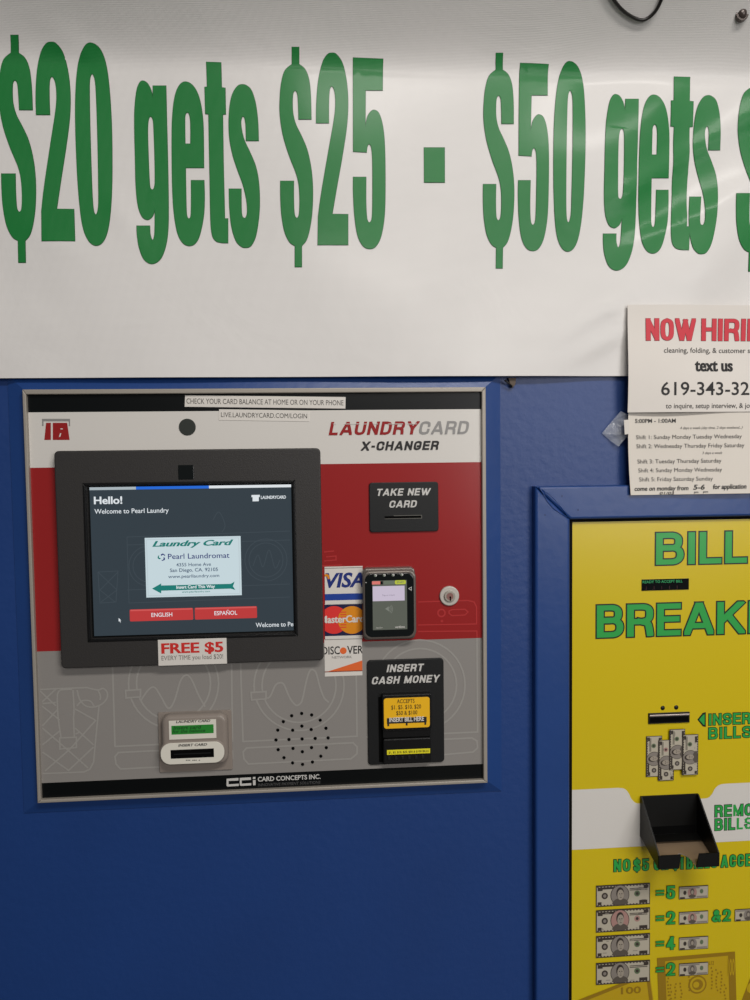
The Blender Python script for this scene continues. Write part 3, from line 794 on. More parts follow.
for cx, cy, r in ((149, 566, 20), (149, 566, 16), (266, 560, 21), (266, 560, 17)):
    s.art([(cx + r*math.cos(2*PI*k/24), cy + r*math.sin(2*PI*k/24)) for k in range(25)], .0009, h-.0001, SCRL)
s.art([(253, 566), (258, 555), (263, 567), (269, 550), (275, 568), (280, 560)], .0009, h-.0001, SCRL)
s.art([(98, 572), (118, 571), (116, 602), (100, 603), (98, 572)], .0009, h-.0001, SCRL, False)
s.art([(98, 572), (117, 590), (101, 602)], .0009, h-.0001, SCRL, False); s.art([(118, 572), (100, 590), (115, 602)], .0009, h-.0001, SCRL, False)
s.art([(213, 520), (219, 512), (225, 525), (222, 532)], .0009, h-.0001, SCRL)
# card picture
cx0, cx1, cz0, cz1 = quad_px((145.0, 538), (240.6, 535.8), (241.8, 594.8), (146.2, 597.8), SH)
s.rect(cx0, cx1, cz0, cz1, h+.0002, SCRC)
h2 = h + .0004
g_ = .0022
for r in ((cx0+g_, cx1-g_, cz1-g_-.0004, cz1-g_), (cx0+g_, cx1-g_, cz0+g_, cz0+g_+.0004), (cx0+g_, cx0+g_+.0004, cz0+g_, cz1-g_), (cx1-g_-.0004, cx1-g_, cz0+g_, cz1-g_)): s.rect(*r, h2, SCRG)
s.text('Laundry Card', 152.2, 547.0, 233.5, 544.6, 5.2, h2, SCRT, .06, .35)
s.text('Pearl Laundromat', 168, 559.2, 229.5, 557.6, 5.0, h2, SCRN, .008)
s.text('4355 Home Ave', 176.3, 566.6, 211, 565.6, 3.2, h2, SCRI, .012)
s.text('San Diego, CA. 92105', 170, 572.2, 218, 570.8, 3.3, h2, SCRI, .015)
s.text('www.pearllaundry.com', 168.2, 578.4, 219.3, 576.6, 3.0, h2, SCRI, .012)
for a0, m_ in ((0, SCRN), (120, SCRT), (240, SCRN)):
    pts_ = [(161.8 + r*math.cos(math.radians(a0+t)), 557.2 + r*.9*math.sin(math.radians(a0+t))) for r, t in ((1.5, 0), (3.2, 10), (4.4, 45), (4.2, 85), (3.0, 100), (3.2, 70), (2.4, 40))]
    s.ppx(pts_, h2, m_)
def c5(l): return [(130 + x/5.77, 520 + y/5.77) for x, y in l]
s.ppx(c5([(127,396),(180,366),(180,378),(582,368),(604,355),(594,382),(608,404),(582,396),(180,408),(180,424)]), h2, SCRT)
s.text('Insert Card This Way', 176.4, 588.8, 215, 587.6, 2.9, h2+.0002, SCRW, .03)
s.text('www.pearllaundry.com', 182, 592.8, 210, 592.0, 1.7, h2, SCRT, .01)
# buttons
for x0, x1, y0, y1, t, tx0, tx1, ty in ((129.8, 193.2, 608.8, 620.4, 'ENGLISH', 151.4, 172.3, 616.2), (194.8, 257, 606.4, 618.0, 'ESPAÑOL', 214.4, 237.2, 613.8)):
    a = box_px(x0, y0, x1, y1, SH); zz0, zz1 = (a[2]+a[3])/2 - .0078, (a[2]+a[3])/2 + .0078
    if t == 'ENGLISH': ZB = (zz0, zz1)
    s.flat(rrect(a[0], a[1], ZB[0], ZB[1], .0015, 3), h, SCRR)
    s.rect(a[0]+.001, a[1]-.001, ZB[1]-.0022, ZB[1]-.0004, h+.0001, mat('screen_red_light', (218, 92, 90), .22, emit=1.0))
    a2 = P(tx0, ty, h2); b2 = P(tx1, ty, h2); s.textw(t, a2[0], b2[0], (ZB[0]+ZB[1])/2 - .0026, .0052, h2, SCRW, .006)
s.ppx([(118.6, 618), (121.2, 620.4), (120, 620.6), (120.8, 622.2), (120.2, 622.5), (119.4, 620.9), (118.7, 621.6)], h, SCRW)
s.clip = None
s.build('touchscreen', mon)['label'] = 'dark lit screen with white card picture and two red buttons'
# FREE $5 sticker
st = MB(); SHH = MH + .0016
a = quad_px((157.8, 640.2), (226.4, 637.8), (226.9, 663.2), (158.4, 666.4), SHH)
st.plate([(a[0], a[2]), (a[1], a[2]), (a[1], a[3]), (a[0], a[3])], MH, SHH, STICK, .0003)
# part of it stands clear of the bezel's lower edge onto the grey face
hh = SHH + .0002
st.text('FREE $5', 161.4, 653.6, 223.4, 651.4, 9.6, hh, REDS, .045)
st.text('EVERY TIME you load $20!', 161.6, 660.6, 223.2, 658.2, 4.4, hh, INKG, 0)
st.build('offer_sticker', kiosk)['label'] = 'white sticker with red FREE $5 print on the lower bezel'

# balance labels
def strip(tl, tr_, br, bl, h0, h1, t, pad, capf, name, lab):
    st = MB(); q = [P(*p, h1) for p in (bl, br, tr_, tl)]
    st.plate(q, h0, h1, STICK, .0002)
    ang = math.atan2(q[1][1]-q[0][1], q[1][0]-q[0][0]); H = q[3][1]-q[0][1]; W = q[1][0]-q[0][0]
    st.textw(t, q[0][0]+W*pad, q[0][0]+W*(1-pad), q[0][1]+H*(1-capf)/2, H*capf, h1+.0002, INKG if False else mat('strip_ink', (70, 66, 62), .6), .0, 0, ang)
    st.build(name, kiosk)['label'] = lab
strip((185, 395.2), (345.6, 397), (345.4, 408.6), (184.6, 406.8), PN, PN+.0008, 'CHECK YOUR CARD BALANCE AT HOME OR ON YOUR PHONE', .012, .44, 'paper_strip', 'long white paper strip reading CHECK YOUR CARD BALANCE')
strip((219, 409.2), (309.6, 410.4), (309.4, 421.6), (218.8, 420.2), PN, PN+.0007, 'LIVE.LAUNDRYCARD.COM/LOGIN', .025, .42, 'paper_strip', 'short white paper strip with a web address')

# TAKE NEW CARD plate
pl = MB(); TH = PN + .003
pl.plate(rrect(*quad_px((369.3, 482.6), (438.4, 481.8), (438.6, 531.0), (369.6, 532.6), TH), .004), PN, TH, DARK2, .0008)
hh = TH + .0002
pl.ital('TAKE NEW', 376, 496.2, 431, 494.8, 7.0, hh, LIGHTG)
pl.ital('CARD', 388.8, 508.0, 417.6, 507.0, 7.0, hh, LIGHTG)
tk = pl.build('card_outlet_plate', kiosk)
pl = MB(); a = box_px(384.6, 515.2, 422, 518.8, TH)
for r in ((a[0], a[1], a[2], a[2]+.0008), (a[0]+.012, a[1], a[3]-.0009, a[3]), (a[1]-.001, a[1], a[2], a[3])): pl.rect(*r, TH+.0004, mat('slot_edge', (92, 90, 84), .4))
pl.rect(a[0], a[1], a[2]+.0008, a[3]-.0009, TH+.0003, HOLE_SHADE)
pl.build('card_slot', tk)

# lock
lk = MB(); c = P(449.9, 596.4, PN+.006)
lk.plate(circ(*c, .0132, 36), PN, PN+.0035, mat('lock_silver', (192, 186, 178), .4, metal=.2), .0012)
lk.plate(circ(*c, .0075, 30), PN+.0035, PN+.0062, STEEL, .0008)
lo = lk.build('lock', kiosk); lo['label'] = 'round silver key lock'
lk = MB(); lk.flat(circ(c[0]+.0005, c[1]-.0012, .0013, 14), PN+.0065, HOLE_SHADE); lk.rect(c[0]-.0003, c[0]+.0013, c[1]-.0060, c[1]-.0012, PN+.0065, HOLE_SHADE)
lk.flat(circ(c[0], c[1], .0048, 24), PN+.00635, mat('lock_rose', (150, 110, 104), .35, metal=.5)); lk.build('keyhole', lo)

# card brand decals
DH = PN + .0006
def dec(x0, y0, x1, y1):
    d = MB(); a = box_px(x0, y0, x1, y1, DH); d.plate([(a[0], a[2]), (a[1], a[2]), (a[1], a[3]), (a[0], a[3])], PN, DH, STICK, .0001); d.clip = a; return d, a
def d7(x, y): return (310 + x/7.15, 550 + y/7.15)
d, a = dec(324.8, 566.4, 362.8, 603.9); hh = DH + .0002
d.rpx(*d7(105, 126), *d7(376, 130), hh, INKG)
d.rpx(*d7(103, 312), *d7(378, 358), hh, BLUP)
b0 = P(*d7(112, 268), hh); b1 = P(*d7(392, 266), hh)
d.textw('VISA', b0[0], b1[0], b0[1], .0185, hh, NAVY, .035, .22)
d.ppx([d7(105, 175), d7(118, 170), d7(136, 180), d7(142, 205), d7(128, 210), d7(122, 190), d7(105, 190)], hh+.0002, MCO)
d.build('payment_decal', kiosk)['label'] = 'white and blue VISA decal'
d, a = dec(324.8, 604.0, 362.4, 638.9)
d.rpx(*d7(100, 388), *d7(376, 612), hh, MCBG)
rr = .0187
c1, c2 = P(*d7(172, 500), hh), P(*d7(300, 500), hh)
d.flat(circ(*c1, rr, 40), hh+.0001, MCR); d.flat(circ(*c2, rr, 40), hh+.0002, MCO)
for k in range(-3, 4):
    if abs(k) < 1: continue
    zz = c1[1] + k*.0034; d.rect(c2[0]-.0155, c2[0]-.0075, zz-.0006, zz+.0006, hh+.0003, MCR)
b0 = P(*d7(76, 522), hh); b1 = P(*d7(386, 522), hh); d.textw('MasterCard', b0[0], b1[0], b0[1], .0092, hh+.0006, STICK, .035)
d.build('payment_decal', kiosk)['label'] = 'MasterCard decal with red and amber discs'
d, a = dec(324.6, 639.0, 362.2, 676)
d.rpx(*d7(105, 636), *d7(372, 640), hh, INKG)
b0 = P(*d7(86, 748), hh); d.textw('DISC', b0[0], P(*d7(214, 748), hh)[0], b0[1], .0103, hh, INK, .012)
d.textw('VER', P(*d7(266, 748), hh)[0], P(*d7(380, 748), hh)[0], b0[1], .0103, hh, INK, .012)
d.flat(circ(*P(*d7(238, 720), hh), .0045, 24), hh, ORG)
d.textw('NETWORK', P(*d7(157, 776), hh)[0], P(*d7(300, 776), hh)[0], P(*d7(157, 777), hh)[1], .0032, hh, INKG)
d.ppx([d7(130, 868), d7(366, 792), d7(378, 788), d7(378, 866)], hh, ORG)
d.rpx(*d7(105, 864), *d7(376, 870), hh+.0002, mat('brown_print', (140, 62, 40), .5))
d.build('payment_decal', kiosk)['label'] = 'DISCOVER decal with orange wedge'

# payment terminal
def d9(x, y): return (350 + x/9.375, 555 + y/9.375)
t1 = .026
tb = MB()
tb.plate(rrect(*box_px(*d9(122, 120), *d9(610, 790), PN+.01), .006), PN, PN+.012, SILV, .002)
tb.plate(rrect(*box_px(*d9(122, 145), *d9(622, 790), t1), .010), PN+.010, t1, SILV, .0025)
term = tb.build('card_terminal', kiosk); term['label'] = 'handheld-size chip card terminal with small lit screen'
tf = MB()
fr = box_px(*d9(142, 172), *d9(600, 768), t1+.0012)
tf.plate(rrect(*fr, .009), t1-.001, t1+.0012, PBLK, .0010)
hh = t1 + .0016
for x, y in ((240, 192), (322, 190), (405, 188), (487, 184)):
    c = P(*d9(x, y), hh); tf.flat(circ(*c, .0018, 12, rz=.0016), hh, LIGHTG); tf.flat(circ(c[0]-.0008, c[1]-.0004, .0012, 10), hh+.0001, PGRY)
tf.ppx([d9(545, 315), d9(578, 296), d9(578, 335)], hh, LIGHTG); tf.ppx([d9(556, 315), d9(573, 305), d9(573, 325)], hh+.0001, PBLK)
tf.flat(circ(*P(*d9(150, 258), hh), .0007, 8), hh, LIGHTG)
tf.build('front_cover', term)
ts = MB()
ts.rpx(*d9(212, 238), *d9(535, 700), hh, PSCR)
h3 = hh + .0002
ts.rpx(*d9(206, 246), *d9(284, 276), h3, PPNK); ts.rpx(*d9(284, 246), *d9(308, 276), h3, PBLK); ts.rpx(*d9(318, 240), *d9(416, 276), h3, PGRY)
ts.flat(rrect(*box_px(*d9(420, 236), *d9(524, 274), h3), .0018, 4), h3, PYEL)
ts.text('START', *d9(440, 263), *d9(505, 262), 1.6, h3+.0001, PGRY, .02)
ts.rpx(*d9(213, 290), *d9(512, 430), h3, PSCL)
ts.text('Tap or insert', *d9(300, 384), *d9(420, 382), 1.6, h3+.0001, mat('lilac_ink', (150, 140, 158), .3, emit=.8))
for r in (10, 22, 34):
    ts.art([d9(345 + (r+20)*math.cos(math.radians(t)), 508 + (r+20)*math.sin(math.radians(t))) for t in range(-45, 50, 15)], .0006, h3, mat('terminal_icon', (140, 144, 134), .3, emit=.8))
ts.ppx([d9(330, 505), d9(362, 482), d9(366, 528)], h3, MATS['terminal_icon'])
ts.text('verifone', *d9(422, 685), *d9(515, 682), 2.2, h3, LIGHTG, .03); ts.text('READY', *d9(245, 690), *d9(308, 688), 1.3, h3, LIGHTG)
ts.build('terminal_screen', term)

# cash plate and bill acceptor
def d75(x, y): return (360 + x/7.5, 650 + y/7.5)
cpn = MB(); CH = PN + .003
ca = quad_px(d75(55, 78), d75(627, 62), d75(634, 842), d75(60, 864), CH)
cpn.plate(rrect(*ca, .005), PN, CH, DARK2, .001)
hh = CH + .0002
cpn.ital('INSERT', *d75(198, 166), *d75(482, 158), 7.6, hh, LIGHTG)
cpn.ital('CASH MONEY', *d75(85, 256), *d75(602, 242), 7.6, hh, LIGHTG)
cash = cpn.build('cash_plate', kiosk)
ac = MB(); AH = .022
ax = box_px(*d75(168, 338), *d75(538, 862), AH); az = lambda y: P(*d75(350, y), AH)[1]
ac.plate(rrect(ax[0], ax[1], az(600), az(332), .002), CH, AH, DARK, .0015)
ac.plate(rrect(ax[0]+.001, ax[1]-.001, az(664), az(600)-.0004, .0008), CH, AH-.004, DARK, .0008)
ac.plate(rrect(ax[0]+.001, ax[1]-.001, az(856), az(664)-.0004, .002), CH, AH-.001, DARK, .0015)
ac.rect(box_px(*d75(140, 380), *d75(165, 800), hh)[0], ax[0]+.002, ca[2]+.004, az(360), hh+.0003, HOLE_SHADE)
n = 6; wz = az(795)
for k in range(n):
    x = ax[0]+.006 + k*(ax[1]-ax[0]-.012)/n
    ac.plate([(x+.001, wz-.0045), (x+.0045, wz-.0045), (x+.0045, wz), (x+.001, wz)], AH-.001, AH+.0004, DARK2, .0003)
acc = ac.build('bill_acceptor', cash)
# sub-part labels sit on the acceptor: kept in the same nesting level
lb = MB(); LH = AH + .0006
la = quad_px(d75(176, 364), d75(520, 352), d75(526, 578), d75(182, 592), LH)
lb.plate(rrect(*la, .0035), AH, LH, LABY, .0002)
hh = LH + .0002
def lab(t, x0, x1, y, cp, m_=LABI, off=.006):
    b0 = P(*d75(x0, y), hh); b1 = P(*d75(x1, y), hh); lb.textw(t, b0[0], b1[0], b0[1], cp*.00133, hh+(.0002 if m_ is not LABI else 0), m_, off)
lab('ACCEPTS', 277, 410, 400, 4.0); lab('$1. $5. $10. $20', 234, 458, 446, 4.1); lab('$50 & $100', 272, 430, 488, 4.0)
k_ = box_px(*d75(202, 506), *d75(500, 548), hh); lb.rect(*k_, hh, INK)
for x in (212, 350, 490):
    b0 = P(*d75(x, 548), hh); lb.rect(b0[0]-.0012, b0[0]+.0012, k_[2]-.0032, k_[2]+.0005, hh+.0001, INK)
lab('INSERT BILL HERE', 220, 480, 540, 4.4, STICK, .03)
lb.build('instruction_label', cash)['label'] = 'amber label reading INSERT BILL HERE'
lb = MB()
la = quad_px(d75(202, 750), d75(525, 742), d75(527, 776), d75(203, 786), AH)
lb.plate([(la[0], la[2]), (la[1], la[2]), (la[1], la[3]), (la[0], la[3])], AH-.001, AH-.0004, LABY2, .0001); hh = AH - .0002
b0 = P(*d75(215, 770), hh); b1 = P(*d75(515, 770), hh); lb.textw('$1, $5, $10, $20, $50 & $100 BILLS', b0[0], b1[0], (la[2]+la[3])/2-.0014, .0028, hh, LABI, .012)
lb.build('denomination_label', cash)['label'] = 'narrow yellow label listing accepted bills'

# laundry card reader
def dr(x, y): return (140 + x/7.5, 700 + y/7.5)
rb = MB()
ra = quad_px(dr(134, 96), dr(688, 76), dr(692, 522), dr(146, 546), PN+.0025)
rb.plate(rrect(*ra, .0015, 2), PN, PN+.0025, RGREY, .0008)
RH = .028
hb_ = box_px(*dr(145, 122), *dr(655, 512), RH)
hz = lambda y: P(*dr(400, y), RH)[1]
rb.plate(rrect(hb_[0]+.002, hb_[1], hz(508)+.001, hz(118), .011), PN+.002, RH-.003, RGREY, .006, bn=5)
rd = rb.build('card_reader', kiosk); rd['label'] = 'grey moulded laundry card reader with green display'
rb = MB()
oa = quad_px(dr(152, 328), dr(628, 310), dr(636, 462), dr(158, 492), RH)
r_o = (oa[3]-oa[2])/2
rb.plate(rrect(oa[0]-.0015, oa[1]+.0015, oa[2]-.0015, oa[3]+.0015, r_o*.98, 10), PN+.004, RH-.0008, RGREY, .0035)
rb.plate(rrect(*oa, r_o*.92, 10), RH-.001, RH, RLITE, .0003)
hh = RH + .0002
def rt(t, x0, x1, y, cp, m_=INK, off=.03, H_=None):
    b0 = P(*dr(x0, y), H_ or hh); b1 = P(*dr(x1, y), H_ or hh); rb.textw(t, b0[0], b1[0], b0[1], cp*.00133, H_ or hh, m_, off, .2)
rt('INSERT CARD', 287, 503, 350, 2.3)
for k in range(9):
    if k % 4 != 3:
        b0 = P(*dr(345 + k*12, 452), hh); rb.rect(b0[0], b0[0]+.0013, b0[1]-.0006, b0[1]+.0006, hh, INK)
ov = rb.build('slot_surround', rd); ov['label'] = 'cream oval surround'
rb = MB(); sa = quad_px(dr(228, 376), dr(553, 362), dr(556, 428), dr(232, 440), hh)
rb.rect(*sa, hh+.0001, HOLE_SHADE); rb.rect(sa[0]+.004, sa[1]-.004, (sa[2]+sa[3])/2-.0006, (sa[2]+sa[3])/2+.0006, hh+.0003, DARK2); rb.build('card_slot', rd)
rb = MB(); lh = RH - .0022
la = quad_px(dr(216, 160), dr(570, 142), dr(572, 284), dr(218, 300), lh)
rb.plate([(la[0], la[2]), (la[1], la[2]), (la[1], la[3]), (la[0], la[3])], RH-.004, lh, RLITE, .0002)
rt('LAUNDRY CARD', 270, 528, 173, 2.3, INK, .03, lh+.0002)
ga = quad_px(dr(235, 196), dr(551, 180), dr(553, 246), dr(237, 262), lh+.0002)
rb.rect(*ga, lh+.0002, LCDG)
rt('Insert card', 250, 460, 222, 3.2, LCDI, .01, lh+.0004); rt('for the balance', 245, 490, 248, 3.0, LCDI, .01, lh+.0004)
rb.build('display', rd)['label'] = 'small green character display'

# =========================================================== BILL BREAKER
bb = thing('bill_breaker', 'bright yellow bill breaker machine with green lettering, set in the blue frame', 'change machine', ((yx0+yx1)/2, 0, yz0))
g = MB(); gh = PH + .0015
for q in ([(bx1, bzo), (yx0, yz0), (yx0, yz1), (bx1, bzi)], [(bx1, bzi), (yx0, yz1), (yx1, yz1), (bx2, bzi)], [(yx1, yz1), (yx1, yz0), (bx2, bzo), (bx2, bzi)], [(bx1, bzo), (bx2, bzo), (yx1, yz0), (yx0, yz0)]):
    g.plate(q, 0, gh, GASK, .0003)
g.build('edge_gasket', bb)
y = MB()
y.rect(yx0, yx1, yz0, yz1, PH, YEL)
y.face([(yx0, 0, yz0), (yx0, 0, yz1), (yx1, 0, yz1), (yx1, 0, yz0)], YEL)
h = PH + .0003
y.clip = (yx0, yx1, yz0, yz1)
# white band
wl = P(572, 848.5, h)[1]; wl = (wl + P(750, 841.9, h)[1])/2
wt = (P(572, 789.3, h)[1] + P(620, 787.6, h)[1])/2
dipz = (P(636, 803.5, h)[1] + P(706, 799, h)[1])/2
sc_ = lambda l: smooth(l, 6, closed=False)
rc = [P(x, y_, h) for x, y_ in sc_([(727, 783.6), (720, 784.6, 1), (715, 788.5, 1), (712, 794, 1), (708, 797.8, 1), (702, 798.6)])]
lc = [P(x, y_, h) for x, y_ in sc_([(642, 803.4), (636, 803.0, 1), (631.5, 799, 1), (628.5, 793, 1), (624.5, 788.8, 1), (618, 787.8)])]
y.flat([(yx0, wl), (yx1, wl), (yx1, rc[0][1])] + rc + lc + [(yx0, lc[-1][1])], h, WHITEP)
# background banknotes, faded into the yellow
def bgart(quads, m_, hh): 
    for q in quads: y.ppx(q, hh, m_)
bgart([[(657, 958), (735, 951.5), (740, 1120), (662, 1130)]], YELD, h)
bgart([[(657, 958), (735, 951.5), (735.2, 955), (657.2, 962)], [(657, 958), (665, 957.4), (668, 1040), (660, 1041)], [(728, 952), (735, 951.5), (740, 1120), (733, 1120)]], YELDD, h+.0002)
bgart([[(573, 1004), (650, 974), (658, 1030), (600, 1060)]], YELD, h+.0001)
bgart([[(573, 1002), (646, 973.5), (646.5, 976.5), (573, 1006)], [(646, 974), (649, 973.4), (657, 1030), (653, 1032)]], YELDD, h+.0003)
bgart([[(741, 1002), (754, 968), (790, 975), (780, 1030)]], YELDD, h)
c = P(697.5, 984.5, h+.0003); y.flat(circ(*c, .0135, 36), h+.0003, YELDD); y.flat(circ(*c, .0112, 36), h+.0004, YELD); y.flat(circ(*c, .0080, 30), h+.0005, YELDD); y.flat(circ(c[0]-.002, c[1], .0045, 20), h+.0006, YELD)
c = P(752, 988, h+.0003); y.flat(circ(*c, .008, 30), h+.0003, YELD)
for k, (x, yy) in enumerate(((671, 985), (676, 984), (681, 983.5), (717, 970), (721.5, 972), (712, 968), (668, 975), (725, 985), (670.5, 1000), (689, 970))):
    for j in range(7):
        q = P(x + random.uniform(-1, 1), yy + j*3.4, h+.0003); y.rect(q[0]-.0011, q[0]+.0011, q[1]-.0012, q[1]+.0012, h+.0003, YELDD)
y.text('100', 727.5, 975, 734.5, 974.8, 17, h+.0005, YELD, .02)
y.text('L12', 709, 965, 714, 964.5, 4, h+.0004, YELDD, .01)
y.text('100', 621, 997, 641, 990, 7, h+.0005, YELDD, .02)
# titles
BK = dict(tx=.215, tz=.165, outline=INKD, ow=.0019)
zb0 = (P(655, 564.8, h)[1] + P(747, 562.6, h)[1])/2; zb1 = (P(655, 533, h)[1] + P(747, 531.2, h)[1])/2
y.block('BILL', P(656, 549, h)[0], P(747, 549, h)[0], zb0, zb1, h, GRN, **BK)
zb0 = (P(597, 637.2, h)[1] + P(746, 633.6, h)[1])/2; zb1 = (P(597, 605.2, h)[1] + P(746, 601.6, h)[1])/2
xa = P(596.8, 620, h)[0]; xk = P(745, 620, h)[0]
tw = sum(GL[c][0] for c in 'BREAK') + .14*4; tw2 = sum(GL[c][0] for c in 'BREAKER') + .14*6
y.block('BREAKER', xa, xa + (xk-xa)*tw2/tw, zb0, zb1, h, GRN, **BK)
SM = dict(tx=.20, tz=.16, outline=INKD, ow=.0009, gap=.22)
def word(t, x0, x1, yt, yb, full=None, **k):
    a = box_px(x0, yt, x1, yb, h); kk = dict(SM); kk.update(k)
    gp = kk['gap']
    if full:
        r = (sum(GL[c][0] for c in full) + gp*(len(full)-1)) / (sum(GL[c][0] for c in t) + gp*(len(t)-1))
        a = (a[0], a[0] + (a[1]-a[0])*r, a[2], a[3]); t = full
    y.block(t, *a, h, GRN, **kk)
word('INSER', 708.8, 750.5, 713.2, 724.4, 'INSERT'); word('BILLS', 708.6, 751.5, 726.9, 738.2)
word('REM', 714.8, 743.0, 804.8, 816.3, 'REMOVE'); word('BILLS', 714.8, 752.5, 818.0, 829.6)
word('NO', 613.8, 630.2, 859.3, 871.3, gap=.3); word('$5', 633.6, 648.8, 859, 870.8, gap=.3); word('OR', 654, 668, 858, 869.8, gap=.3); word('$1', 672.5, 683.5, 857.5, 869.3, gap=.3)
word('BILLS', 686.5, 717.2, 856, 868.2, gap=.3); word('ACCE', 721, 751.0, 854.6, 866.6, 'ACCEPTED', gap=.3)
tri = [(698.4, 719.6), (703, 713.8), (704.8, 713.2), (704.8, 726), (703, 725.4)]
y.ppx([(697.4, 719.6), (702.8, 712.8), (705.8, 712.2), (705.8, 727), (702.8, 726.3)], h, INKD); y.ppx([(699, 719.6), (703.4, 714.6), (704.6, 714.4), (704.6, 724.8), (703.4, 724.6)], h+.0002, GRN)
# banknote pictures
def note(cx, cz, w_, h_, ang, hh, face_m=BILLP2, small=False, seed=0, rose=False):
    rnd = random.Random(seed); ca, sa = math.cos(ang), math.sin(ang)
    def T(u, v): X, Z = u*w_, v*h_; return (cx + X*ca - Z*sa, cz + X*sa + Z*ca)
    def R_(u0, v0, u1, v1, m_, k): y.flat([T(u0, v0), T(u1, v0), T(u1, v1), T(u0, v1)], hh + k*.00012, m_)
    def E_(u, v, ru, rv, m_, k, n=20): y.flat([T(u + ru*math.cos(2*PI*i/n), v + rv*math.sin(2*PI*i/n)) for i in range(n)], hh + k*.00012, m_)
    R_(-.5, -.5, .5, .5, BILLI, 0); R_(-.485, -.455, .485, .43, BILLP, 1)
    R_(-.46, .30, .02 if not small else .2, .40, BILLI if not small else BILLP2, 2)
    if small:
        E_(-.05, -.02, .16, .42, BILLP2 if not rose else BILLR, 2); E_(-.05, .06, .07, .26, BILLS_, 3, 12); E_(-.05, .02, .045, .17, BILLF, 4, 10); E_(-.05, -.3, .13, .14, BILLS_, 3, 10)
        E_(-.3, 0, .055, .17, BILLI, 2, 12); E_(.27, .05, .06, .18, BILLG, 2, 12); R_(.1, -.42, .46, -.3, BILLP2, 2); R_(-.47, -.45, -.3, -.33, BILLI, 2); return
    # portrait oval, head and shoulders
    E_(-.06, 0, .175, .47, BILLI, 2, 28); E_(-.06, 0, .163, .45, face_m, 3, 28)
    y.flat([T(*p) for p in smooth([(-.20, -.40, 1), (-.16, -.22, 1), (-.08, -.14, 1), (0, -.16, 1), (.07, -.25, 1), (.085, -.40, 1), (-.06, -.45, 1)], 4)], hh+.0005, BILLS_)
    E_(-.058, .10, .070, .27, BILLI, 5); E_(-.05, .02, .060, .245, BILLF, 6, 16)
    for u, v in ((-.068, .07), (-.028, .07)): E_(u, v, .012, .022, BILLI, 7, 8)
    R_(-.052, -.06, -.04, .04, BILLP2, 7); R_(-.066, -.11, -.03, -.09, BILLI, 7)
    # seals
    E_(-.34, 0, .058, .15, BILLI, 2); E_(-.34, 0, .03, .08, BILLP2, 3, 12); E_(.26, .03, .055, .14, BILLG if not rose else BILLR, 2); E_(.26, .03, .028, .07, BILLI, 3, 12)
    for v in (.19, .255): R_(.12, v, .45, v+.035, BILLI, 2)
    for k in range(10):
        u = rnd.uniform(-.45, .42); v = rnd.uniform(-.40, -.28) if k % 2 else rnd.uniform(.12, .36)
        if -.25 < u < .13: continue
        R_(u, v, u + rnd.uniform(.03, .09), v + .03, BILLP2, 2)
    R_(.30, -.42, .45, -.28, BILLI, 3); R_(-.47, .24, -.38, .40, BILLI, 3); R_(-.47, -.42, -.40, -.28, BILLI, 3); R_(.38, .28, .47, .42, BILLI, 3)
    for k in range(16):
        u = -.48 + k*.06; R_(u, -.455, u+.03, -.42, BILLI, 2); R_(u, .395, u+.03, .43, BILLI, 2)
NH = h + .0006
for k, (yl0, yl1, rose) in enumerate(((885.2, 906.6, 0), (909.8, 932.2, 1), (935.6, 957.6, 0), (962.4, 984.4, 0))):
    a = quad_px((596, yl0), (650, yl0-2.2), (650, yl1-2.2), (596, yl1), NH)
    note((a[0]+a[1])/2, (a[2]+a[3])/2, a[1]-a[0], a[3]-a[2], 0, NH, seed=k, rose=bool(rose), face_m=BILLP2 if not rose else BILLR)
D_ = dict(tx=.23, tz=.17, outline=INKD, ow=.0007, gap=.2)
for k, (dg, yt) in enumerate((('5', 885.8), ('2', 911.2), ('4', 936.6), ('2', 962.6))):
    kk = dict(D_)
    a = box_px(656, yt+3.5, 664, yt+10.5, NH); hgt = a[3]-a[2]
    for z_ in (a[2] + hgt*.27, a[3] - hgt*.27): y.rect(a[0]-.0006, a[1]+.0006, z_-.0018, z_+.0018, NH, INKD); y.rect(a[0], a[1], z_-.0012, z_+.0012, NH+.0002, GRN)
    y.block(dg, *box_px(666.4, yt, 675, yt+13, NH), NH, GRN, **kk)
    a = box_px(679, yt, 708.2, yt+12.8, NH); note((a[0]+a[1])/2, (a[2]+a[3])/2, a[1]-a[0], (a[3]-a[2]), 0, NH, small=True, seed=k, rose=k < 2)
y.block('&', *box_px(712, 909.8, 720.8, 921.8, NH), NH, GRN, **D_); y.block('2', *box_px(722.8, 909.2, 730.6, 921.3, NH), NH, GRN, **D_)
a = box_px(734.8, 908.5, 764.5, 920.6, NH); note((a[0]+a[1])/2, (a[2]+a[3])/2, a[1]-a[0], a[3]-a[2], 0, NH, small=True)
for k, (x0, y0, x1, y1) in enumerate(((72, 267, 176, 533), (152, 292, 254, 558), (224, 222, 326, 488), (308, 257, 412, 522))):
    hh = NH + k*.0011
    a = box_px(635+x0/6.52, 695+y0/6.52, 635+x1/6.52, 695+y1/6.52, hh)
    note((a[0]+a[1])/2, (a[2]+a[3])/2, a[3]-a[2], a[1]-a[0], PI/2, hh, seed=10+k, rose=(k in (1,)))
y.clip = None
y.build('face_panel', bb)['label'] = 'yellow printed face with green BILL BREAKER title and banknote pictures'
